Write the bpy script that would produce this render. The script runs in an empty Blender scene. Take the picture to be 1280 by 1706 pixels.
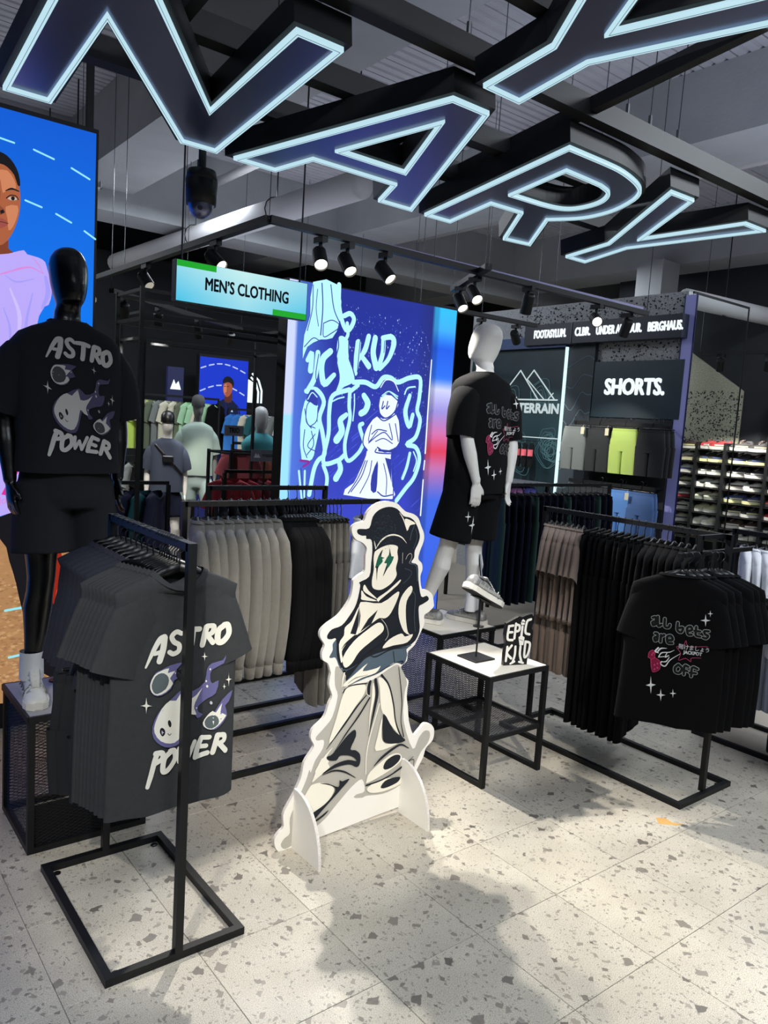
import bpy, bmesh, math, random
import numpy as np
from mathutils import Vector, Matrix, geometry
from mathutils.bvhtree import BVHTree

random.seed(7)
S = bpy.context.scene
COL = S.collection
PI = math.pi
R = math.radians

# ------------------------------------------------------------------ camera, world, light, exposure
yaw, pitch, roll = R(38.32), R(6.378), R(3.598)
fw = Vector((math.sin(yaw) * math.cos(pitch), math.cos(yaw) * math.cos(pitch), -math.sin(pitch)))
rt = Vector((math.cos(yaw), -math.sin(yaw), 0))
up = rt.cross(fw)
r2 = rt * math.cos(roll) + up * math.sin(roll)
u2 = -rt * math.sin(roll) + up * math.cos(roll)
cd = bpy.data.cameras.new('camera')
cam = bpy.data.objects.new('camera', cd)
COL.objects.link(cam)
cam.matrix_world = Matrix(((r2.x, u2.x, -fw.x, 0), (r2.y, u2.y, -fw.y, 0), (r2.z, u2.z, -fw.z, 1.85), (0, 0, 0, 1)))
cd.sensor_fit = 'VERTICAL'
cd.sensor_height = 24
cd.lens = 24 * 1287.33 / 1706
cd.clip_end = 80
S.camera = cam

W = bpy.data.worlds.new('world')
S.world = W
W.use_nodes = True
W.node_tree.nodes['Background'].inputs[0].default_value = (0.55, 0.62, 0.75, 1)
W.node_tree.nodes['Background'].inputs[1].default_value = 0.05

S.view_settings.view_transform = 'Standard'
S.view_settings.look = 'None'
S.view_settings.gamma = 1
S.view_settings.use_curve_mapping = False
S.view_settings.exposure = 0.0


def area_lamp(name, loc, rot, sx, sy, power, col):
    l = bpy.data.lights.new(name, 'AREA')
    l.shape = 'RECTANGLE'
    l.size, l.size_y, l.energy, l.color = sx, sy, power, col
    o = bpy.data.objects.new(name, l)
    COL.objects.link(o)
    o.location, o.rotation_euler = loc, rot
    return o


def spot_lamp(name, loc, target, power, angle, blend=0.5, col=(1, .93, .8), size=.05):
    l = bpy.data.lights.new(name, 'SPOT')
    l.energy, l.spot_size, l.spot_blend, l.color, l.shadow_soft_size = power, R(angle), blend, col, size
    o = bpy.data.objects.new(name, l)
    COL.objects.link(o)
    o.location = loc
    o.rotation_euler = (Vector(target) - Vector(loc)).to_track_quat('-Z', 'Y').to_euler()
    return o


# added area lamps: overhead fill for the store, and upward fill that brightens the ceiling
for x, y, w in [(-1.5, 0, 80), (2.2, -1.2, 105), (5.2, .6, 105), (4.2, 8, 130), (8.5, 7.3, 90), (1.2, 11.3, 120), (8.2, 3.2, 80)]:
    area_lamp('store_fill', (x, y, 4.25), (0, 0, 0), 2.4, .5, w, (.86, .93, 1))
for x, y, w, s in [(1.5, .2, 60, 4), (5.4, 1.4, 66, 4), (4.6, 7.4, 34, 4), (8.2, 2.0, 22, 4), (1.5, 8.5, 18, 4)]:
    area_lamp('ceiling_fill', (x, y, 3.1), (PI, 0, 0), s, s, w, (.74, .81, 1))
# spots on the tracks nearer the entrance, behind and beside the photographer
spot_lamp('track_spot_light', (.6, -.9, 3.3), (2.05, 2.69, .75), 480, 24, .5)
spot_lamp('track_spot_light', (-.9, .2, 3.3), (1.0, 2.3, .9), 330, 26, .5, (1, .96, .9))
spot_lamp('track_spot_light', (2.0, .4, 3.3), (3.15, 2.85, .6), 300, 20, .5, (1, .95, .86))
spot_lamp('track_spot_light', (2.4, .0, 3.3), (3.45, 3.6, 1.6), 260, 24, .5, (.92, .96, 1))


# ------------------------------------------------------------------ materials
def lin(c):
    return tuple(((v / 255) / 12.92 if v <= 10.3 else ((v / 255 + .055) / 1.055) ** 2.4) for v in c)


MATS = {}


def mat(name, rgb, rough=.6, metal=0, emit=0, noise=None, bump=None, spec=.5, sheen=0, emit_rgb=None):
    if name in MATS:
        return MATS[name]
    m = bpy.data.materials.new(name)
    m.use_nodes = True
    nt = m.node_tree
    b = nt.nodes['Principled BSDF']
    c = lin(rgb) + (1,)
    b.inputs['Base Color'].default_value = c
    b.inputs['Roughness'].default_value = rough
    b.inputs['Metallic'].default_value = metal
    b.inputs['Specular IOR Level'].default_value = spec
    if sheen:
        b.inputs['Sheen Weight'].default_value = sheen
        b.inputs['Sheen Roughness'].default_value = .6
    if emit:
        b.inputs['Emission Color'].default_value = lin(emit_rgb or rgb) + (1,)
        b.inputs['Emission Strength'].default_value = emit
        if not emit_rgb:
            b.inputs['Base Color'].default_value = (.02, .02, .02, 1)
    tc = nt.nodes.new('ShaderNodeTexCoord')
    if noise:
        n = nt.nodes.new('ShaderNodeTexNoise')
        n.inputs['Scale'].default_value = noise[0]
        n.inputs['Detail'].default_value = 4
        mr = nt.nodes.new('ShaderNodeMapRange')
        mr.inputs[1].default_value, mr.inputs[2].default_value = .25, .75
        mr.inputs[3].default_value, mr.inputs[4].default_value = 1 - noise[1], 1 + noise[1]
        mx = nt.nodes.new('ShaderNodeVectorMath')
        mx.operation = 'SCALE'
        mx.inputs[0].default_value = c[:3]
        nt.links.new(tc.outputs['Object'], n.inputs['Vector'])
        nt.links.new(n.outputs['Fac'], mr.inputs[0])
        nt.links.new(mr.outputs[0], mx.inputs['Scale'])
        nt.links.new(mx.outputs[0], b.inputs['Base Color'])
    if bump:
        n = nt.nodes.new('ShaderNodeTexNoise')
        n.inputs['Scale'].default_value = bump[0]
        bp = nt.nodes.new('ShaderNodeBump')
        bp.inputs['Strength'].default_value = bump[1]
        bp.inputs['Distance'].default_value = .01
        nt.links.new(tc.outputs['Object'], n.inputs['Vector'])
        nt.links.new(n.outputs['Fac'], bp.inputs['Height'])
        nt.links.new(bp.outputs[0], b.inputs['Normal'])
    MATS[name] = m
    return m


def attr_mat(name, emit=0, rough=.7, spec=.3):
    m = bpy.data.materials.new(name)
    m.use_nodes = True
    nt = m.node_tree
    b = nt.nodes['Principled BSDF']
    a = nt.nodes.new('ShaderNodeAttribute')
    a.attribute_name = 'Col'
    b.inputs['Roughness'].default_value = rough
    b.inputs['Specular IOR Level'].default_value = spec
    if emit:
        b.inputs['Base Color'].default_value = (.01, .01, .01, 1)
        nt.links.new(a.outputs['Color'], b.inputs['Emission Color'])
        b.inputs['Emission Strength'].default_value = emit
    else:
        nt.links.new(a.outputs['Color'], b.inputs['Base Color'])
    return m


M_BLACK = mat('black_powder_coat', (17, 18, 20), .5, 0, noise=(30, .12), spec=.35)
M_DKMETAL = mat('dark_steel', (38, 38, 41), .4, .6)
M_HANGER = mat('black_plastic', (14, 14, 16), .35)
M_HOOK = mat('hook_steel', (70, 72, 76), .3, .9)
M_GREYTEE = mat('charcoal_jersey', (52, 54, 56), .95, noise=(60, .08), bump=(350, .25), spec=.2)
M_DARKTEE = mat('slate_jersey', (38, 41, 50), .95, noise=(60, .08), bump=(350, .25), spec=.2)
M_BLACKTEE = mat('black_jersey', (9, 9, 11), .95, bump=(350, .25), spec=.15)
M_BLKSHIRT = mat('washed_black_jersey', (28, 29, 34), .9, bump=(350, .2), spec=.2)
M_SHORTS = mat('graphite_jersey', (34, 35, 38), .95, bump=(300, .2), spec=.2)
M_GREYSWT = mat('stone_grey_fleece', (104, 101, 94), .95, noise=(40, .06), bump=(250, .3), sheen=.2)
M_GREYTRS = mat('warm_grey_jersey', (88, 85, 79), .95, noise=(40, .06), bump=(250, .3), sheen=.2)
M_BROWN = mat('mocha_jersey', (112, 94, 82), .95, noise=(40, .06), bump=(250, .3), sheen=.2)
M_WHITETEE = mat('white_jersey', (225, 226, 230), .9, bump=(300, .2))
M_NAVY = mat('navy_cotton', (10, 14, 30), .95, bump=(250, .2), spec=.15)
M_MANW = mat('matt_white_mannequin', (205, 203, 198), .5, noise=(3, .04))
M_MANB = mat('satin_black_mannequin', (9, 9, 11), .28)
M_WHITEBOARD = mat('white_foam_board', (236, 233, 226), .65, noise=(8, .02))
M_EDGE = mat('honeycomb_board_edge', (210, 205, 200), .8, noise=(300, .3))
M_RUB = mat('shoe_rubber_white', (215, 213, 205), .6)
M_TUBE = mat('light_tube', (190, 226, 238), .4, emit=1.0)
M_FACE = mat('gloss_black_acrylic', (118, 122, 150), .3, .9)
M_LENS = mat('lit_lens', (255, 246, 226), .4, emit=6)
M_CONC = mat('painted_concrete', (152, 154, 156), .9, noise=(2.5, .07), bump=(30, .2))
M_DECK = mat('painted_metal_deck', (170, 170, 176), .7, noise=(4, .06))
M_GAP = mat('dark_gap', (26, 26, 30), .9)
M_PIPE = mat('painted_pipe', (185, 184, 186), .6)
M_WALLDK = mat('dark_wall_paint', (30, 33, 38), .9, noise=(2, .1))

# ------------------------------------------------------------------ mesh helpers
OFF = {}


class MB:
    def __init__(s):
        s.v, s.f = [], []

    def add(s, vs, fs):
        n = len(s.v)
        s.v += [tuple(p) for p in vs]
        s.f += [tuple(i + n for i in q) for q in fs]
        return s

    def box(s, x0, x1, y0, y1, z0, z1):
        return s.add([(x0, y0, z0), (x1, y0, z0), (x1, y1, z0), (x0, y1, z0), (x0, y0, z1), (x1, y0, z1), (x1, y1, z1), (x0, y1, z1)],
                     [(3, 2, 1, 0), (4, 5, 6, 7), (0, 1, 5, 4), (1, 2, 6, 5), (2, 3, 7, 6), (3, 0, 4, 7)])

    def cbox(s, c, sx, sy, sz, b=0):
        if b <= 0:
            return s.box(c[0] - sx / 2, c[0] + sx / 2, c[1] - sy / 2, c[1] + sy / 2, c[2] - sz / 2, c[2] + sz / 2)
        hx, hy, hz = sx / 2, sy / 2, sz / 2
        rings = []
        for z, i in ((-hz, b), (-hz + b, 0), (hz - b, 0), (hz, b)):
            rings.append([(c[0] + a, c[1] + d, c[2] + z) for a, d in
                          [(-hx + b + i * 0, -hy + i), (hx - b, -hy + i), (hx - i, -hy + b), (hx - i, hy - b), (hx - b, hy - i), (-hx + b, hy - i), (-hx + i, hy - b), (-hx + i, -hy + b)]])
        return s.loft(rings, 1, 1)

    def loft(s, rings, c0=0, c1=0, closed=True):
        n = len(rings[0])
        vs = [p for r in rings for p in r]
        fs = []
        for i in range(len(rings) - 1):
            for j in range(n if closed else n - 1):
                k = (j + 1) % n
                fs.append((i * n + j, i * n + k, (i + 1) * n + k, (i + 1) * n + j))
        if c0:
            fs.append(tuple(reversed(range(n))))
        if c1:
            fs.append(tuple((len(rings) - 1) * n + j for j in range(n)))
        return s.add(vs, fs)

    def tube(s, pts, rad, n=8, caps=1, flat=None, ref=None):
        """sweep of an ellipse along pts; rad a number or list; flat scales the second axis; ref fixes the first axis"""
        pts = [Vector(p) for p in pts]
        m = len(pts)
        rad = [rad] * m if not isinstance(rad, (list, tuple)) else rad
        rings = []
        prev = None
        for i, p in enumerate(pts):
            t = (pts[min(i + 1, m - 1)] - pts[max(i - 1, 0)]).normalized()
            a = Vector(ref) if ref else (prev if prev else (Vector((0, 0, 1)) if abs(t.z) < .9 else Vector((1, 0, 0))))
            a = (a - t * a.dot(t)).normalized()
            prev = a
            b = t.cross(a)
            ra = rad[i]
            rb = ra * flat if flat and not isinstance(ra, tuple) else ra
            if isinstance(ra, tuple):
                ra, rb = ra
            rings.append([p + a * ra * math.cos(2 * PI * k / n) + b * rb * math.sin(2 * PI * k / n) for k in range(n)])
        return s.loft(rings, caps, caps)

    def bar(s, p, q, w, h=None):
        p, q = Vector(p), Vector(q)
        h = h or w
        t = (q - p).normalized()
        a = Vector((0, 0, 1)) if abs(t.z) < .9 else Vector((0, 1, 0))
        a = (a - t * a.dot(t)).normalized()
        b = t.cross(a)
        return s.loft([[e + b * (w / 2 * i) + a * (h / 2 * j) for i, j in ((-1, -1), (1, -1), (1, 1), (-1, 1))] for e in (p, q)], 1, 1)

    def cyl(s, p, q, r, n=16, r1=None):
        return s.tube([p, q], [r, r if r1 is None else r1], n)

    def prism(s, loops, fr, d0, d1):
        """2D polygon with holes extruded between d0 and d1 along the frame normal"""
        pts = [p for l in loops for p in l]
        n = len(pts)
        tri = geometry.tessellate_polygon([[Vector((p[0], p[1], 0)) for p in l] for l in loops])
        vs = [fr(p[0], p[1], d0) for p in pts] + [fr(p[0], p[1], d1) for p in pts]
        fs = [tuple(t) for t in tri] + [tuple(n + i for i in reversed(t)) for t in tri]
        k = 0
        for l in loops:
            m = len(l)
            for i in range(m):
                a, b = k + i, k + (i + 1) % m
                fs.append((a, b, n + b, n + a))
            k += m
        return s.add(vs, fs)

    def mesh(s, name, smooth=False):
        me = bpy.data.meshes.new(name)
        me.from_pydata([tuple(p) for p in s.v], [], s.f)
        bm = bmesh.new()
        bm.from_mesh(me)
        bmesh.ops.recalc_face_normals(bm, faces=bm.faces)
        bm.to_mesh(me)
        bm.free()
        if smooth:
            me.polygons.foreach_set('use_smooth', [True] * len(me.polygons))
        return me

    def build(s, name, m, parent=None, smooth=False, kind=None, label=None):
        off = OFF.get(parent, Vector((0, 0, 0))) if parent else Vector((0, 0, 0))
        if off.length:
            s.v = [(p[0] - off.x, p[1] - off.y, p[2] - off.z) for p in s.v]
        o = bpy.data.objects.new(name, s.mesh(name, smooth))
        if m:
            o.data.materials.append(m)
        COL.objects.link(o)
        if parent:
            o.parent = parent
            OFF[o] = off
        if kind:
            o['kind'] = kind
        if label:
            o['label'] = label
        return o


def smooth_by_angle(o, deg=35):
    o.data.polygons.foreach_set('use_smooth', [True] * len(o.data.polygons))
    try:
        o.data.set_sharp_from_angle(angle=R(deg))
    except Exception:
        pass


def tag(o, label, cat, group=None, kind=None):
    o['label'], o['category'] = label, cat
    if group:
        o['group'] = group
    if kind:
        o['kind'] = kind
    return o


def thing(name, label, cat, loc=(0, 0, 0), rot=0, group=None):
    o = bpy.data.objects.new(name, None)
    o.empty_display_size = .05
    COL.objects.link(o)
    o.location = loc
    o.rotation_euler = (0, 0, rot)
    OFF[o] = Vector(loc)
    return tag(o, label, cat, group)


def struct(o):
    o['kind'] = 'structure'
    return o


KIDS = {}


def copy_tree(o, parent=None):
    c = o.copy()
    COL.objects.link(c)
    c.parent = parent
    for ch in o.children:
        copy_tree(ch, c)
    return c


def recolor(o, m):
    for sl in o.material_slots:
        sl.link = 'OBJECT'
        sl.material = m


ORD = 'first second third fourth fifth sixth seventh eighth ninth tenth eleventh twelfth thirteenth fourteenth fifteenth sixteenth seventeenth eighteenth nineteenth twentieth'.split()


def frame(o, ex, ey):
    o, ex, ey = Vector(o), Vector(ex), Vector(ey)
    n = ex.cross(ey).normalized()
    return lambda u, v, d=0: o + ex * u + ey * v + n * d


FRONT = lambda x, y, z: frame((x, y, z), (1, 0, 0), (0, 0, 1))      # faces -Y
WEST = lambda x, y, z: frame((x, y, z), (0, -1, 0), (0, 0, 1))      # faces -X


def evaluated_mesh(o):
    dg = bpy.context.evaluated_depsgraph_get()
    return bpy.data.meshes.new_from_object(o.evaluated_get(dg))


def remeshed(mb, name, m, parent, voxel=.008, smooth=4):
    o = mb.build(name, m, parent, True)
    r = o.modifiers.new('r', 'REMESH')
    r.mode, r.voxel_size, r.use_smooth_shade = 'VOXEL', voxel, True
    s = o.modifiers.new('s', 'SMOOTH')
    s.factor, s.iterations = .5, smooth
    me = evaluated_mesh(o)
    o.modifiers.clear()
    o.data = me
    if not me.materials:
        me.materials.append(m)
    me.polygons.foreach_set('use_smooth', [True] * len(me.polygons))
    return o


# ------------------------------------------------------------------ flat art: polygons and brush strokes with colours
def crom(pts, n):
    if len(pts) < 3:
        return [pts[0] + (pts[-1] - pts[0]) * (i / n) for i in range(n + 1)]
    P = [pts[0] * 2 - pts[1]] + list(pts) + [pts[-1] * 2 - pts[-2]]
    out = []
    for i in range(1, len(P) - 2):
        for k in range(n):
            t = k / n
            a, b, c, d = P[i - 1], P[i], P[i + 1], P[i + 2]
            out.append(.5 * ((2 * b) + (c - a) * t + (2 * a - 5 * b + 4 * c - d) * t * t + (3 * b - a - 3 * c + d) * t ** 3))
    out.append(P[-2])
    return out


BOLD = [(0, 0), (1, 0), (-1, 0), (0, 1), (0, -1), (.7, .7), (-.7, .7), (.7, -.7), (-.7, -.7)]


class Art:
    def __init__(s, pal, step=.0004):
        s.pal, s.step, s.layer = pal, step, 0
        s.v, s.f, s.c = [], [], []
        s.last = None

    def lift(s, c):
        s.layer += 1 if c != s.last else .35
        s.last = c

    def col(s, c):
        return lin(s.pal[c] if isinstance(c, str) else c)

    def raw(s, pts, faces, c):
        n = len(s.v)
        s.v += [(p[0], p[1], s.layer) for p in pts]
        s.f += [tuple(i + n for i in q) for q in faces]
        s.c += [c] * len(pts)

    def poly(s, loops, c, curve=0):
        s.lift(c)
        if curve:
            L = []
            for l in loops:
                q = [np.array(p, float) for p in l]
                k = crom([q[-1]] + q + [q[0], q[1]], curve)
                L.append(k[curve:-curve - 1])
            loops = L
        pts = [p for l in loops for p in l]
        tri = geometry.tessellate_polygon([[Vector((p[0], p[1], 0)) for p in l] for l in loops])
        s.raw(pts, tri, s.col(c))

    def stroke(s, pts, w, c, n=5):
        s.lift(c)
        q = crom([np.array(p, float) for p in pts], n)
        w = list(w) if isinstance(w, (list, tuple)) else [w]
        ws = np.interp(np.linspace(0, 1, len(q)), np.linspace(0, 1, max(len(w), 2)), w * (2 if len(w) == 1 else 1))
        L, Rr = [], []
        t = np.array((1., 0))
        for i, p in enumerate(q):
            d = q[min(i + 1, len(q) - 1)] - q[max(i - 1, 0)]
            if np.hypot(*d) > 1e-9:
                t = d / np.hypot(*d)
            nn = np.array((-t[1], t[0])) * ws[i] / 2
            L.append(p + nn)
            Rr.append(p - nn)
        m = len(q)
        s.raw(L + Rr, [(i, i + 1, m + i + 1, m + i) for i in range(m - 1)], s.col(c))
        for i in (0, m - 1):                     # round ends
            r = ws[i] / 2
            if r > .0006:
                s.layer += .12
                s.raw([q[i] + r * np.array((math.cos(a), math.sin(a))) for a in np.linspace(0, 2 * PI, 11)[:-1]], [tuple(range(10))], s.col(c))

    def load(s, key, dx=0, dy=0, sx=1, sy=1, curve=2, keep=None, slope=0):
        for it in DATA[key].split('|'):
            k, c, w, pp = it.split(':')
            if keep and not keep(c):
                continue
            a = [float(x) / 1000 for x in pp.split()]
            pts = [(dx + a[i] * sx, dy + (a[i + 1] - slope * a[i]) * sy) for i in range(0, len(a), 2)]
            if k == 'p':
                s.poly([pts], c, curve if len(pts) > 4 else 0)
            else:
                s.stroke(pts, [float(x) / 1000 * (abs(sx * sy) ** .5) for x in w.split('/')], c)

    def text(s, t, x, y, size, c, bold=0, align='CENTER', shear=0, fit=0):
        me = text_mesh(t, size, 0, 0, align, shear)
        xs = [p.co.x for p in me.vertices]
        kx = fit / (max(xs) - min(xs)) if fit else .88
        s.lift(c)
        for k, q in BOLD if bold else ((0, 0),):
            s.raw([(x + p.co.x * kx + k * bold, y + p.co.y + q * bold) for p in me.vertices], [tuple(p.vertices) for p in me.polygons], s.col(c))
        bpy.data.meshes.remove(me)

    def build(s, name, m, fr, parent=None, base=.0006, maxlen=0):
        v, f, c = s.v, s.f, s.c
        if maxlen:
            bm = bmesh.new()
            cl = bm.verts.layers.float_color.new('C')
            bv = []
            for p, k in zip(v, c):
                x = bm.verts.new(p)
                x[cl] = k + (1,)
                bv.append(x)
            for q in f:
                try:
                    bm.faces.new([bv[i] for i in q])
                except ValueError:
                    pass
            bmesh.ops.triangulate(bm, faces=bm.faces)
            for _ in range(6):
                e = [e for e in bm.edges if e.calc_length() > maxlen]
                if not e:
                    break
                bmesh.ops.subdivide_edges(bm, edges=e, cuts=1, use_grid_fill=False)
                bmesh.ops.triangulate(bm, faces=bm.faces)
            bm.verts.index_update()
            v = [tuple(x.co) for x in bm.verts]
            c = [tuple(x[cl])[:3] for x in bm.verts]
            f = [tuple(x.index for x in q.verts) for q in bm.faces]
            bm.free()
        mb = MB()
        mb.v = [tuple(fr(p[0], p[1], base + p[2] * s.step)) for p in v]
        mb.f = f
        off = OFF.get(parent, Vector((0, 0, 0))) if parent else Vector((0, 0, 0))
        me = bpy.data.meshes.new(name)
        me.from_pydata([(p[0] - off.x, p[1] - off.y, p[2] - off.z) for p in mb.v], [], mb.f)
        at = me.color_attributes.new('Col', 'FLOAT_COLOR', 'POINT')
        at.data.foreach_set('color', np.array([k + (1,) for k in c], 'f').ravel())
        me.materials.append(m)
        o = bpy.data.objects.new(name, me)
        COL.objects.link(o)
        o.parent = parent
        return o


def text_mesh(t, size, extrude=0, bold=0, align='CENTER', shear=0):
    cu = bpy.data.curves.new('t', 'FONT')
    cu.body, cu.size, cu.extrude, cu.offset, cu.align_x, cu.align_y, cu.shear = t, size, extrude, bold, align, 'CENTER', shear
    cu.resolution_u = 3
    o = bpy.data.objects.new('t', cu)
    COL.objects.link(o)
    bpy.context.view_layer.update()
    me = evaluated_mesh(o)
    bpy.data.objects.remove(o)
    bpy.data.curves.remove(cu)
    return me


def text_part(name, t, fr, size, m, parent, depth=.012, bold=0, align='CENTER', gap=0, fit=0):
    me = text_mesh(t, size, depth / 2, 0, align)
    xs = [p.co.x for p in me.vertices]
    kx = fit / (max(xs) - min(xs)) if fit else .86
    mb = MB()
    for k, q in BOLD if bold else ((0, 0),):
        mb.add([fr(p.co.x * kx + k * bold, p.co.y + q * bold, p.co.z + depth / 2 + gap + (k + q * .6) * .0002) for p in me.vertices], [tuple(p.vertices) for p in me.polygons])
    bpy.data.meshes.remove(me)
    return mb.build(name, m, parent)


def projector(bvh, fr, axis, gap=.0015):
    """maps flat art on to a body: cast from the frame plane along axis and stay a hair off the cloth"""
    ax = Vector(axis).normalized()

    def f(u, v, d):
        p = fr(u, v, 0)
        h = bvh.ray_cast(p - ax * .5, ax)
        return (h[0] if h[0] is not None else p) - ax * (gap + d)
    return f


def shapes(key):
    out = []
    for it in DATA[key].split('|'):
        a = [float(x) / 1000 for x in it.split(':')[3].split()]
        out.append([(a[i], a[i + 1]) for i in range(0, len(a), 2)])
    return out


def offset_poly(pts, d):
    """move a closed polygon outwards (d>0) whatever its direction"""
    n = len(pts)
    A = sum(pts[i][0] * pts[(i + 1) % n][1] - pts[(i + 1) % n][0] * pts[i][1] for i in range(n))
    sg = -1 if A > 0 else 1
    out = []
    for i in range(n):
        a, b, c = Vector(pts[i - 1]), Vector(pts[i]), Vector(pts[(i + 1) % n])
        e1, e2 = (b - a).normalized(), (c - b).normalized()
        n1, n2 = Vector((-e1.y, e1.x)) * sg, Vector((-e2.y, e2.x)) * sg
        m = n1 + n2
        k = max(m.length_squared / 2, .35)
        out.append(tuple(b + m * (d / k)))
    return out

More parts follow.
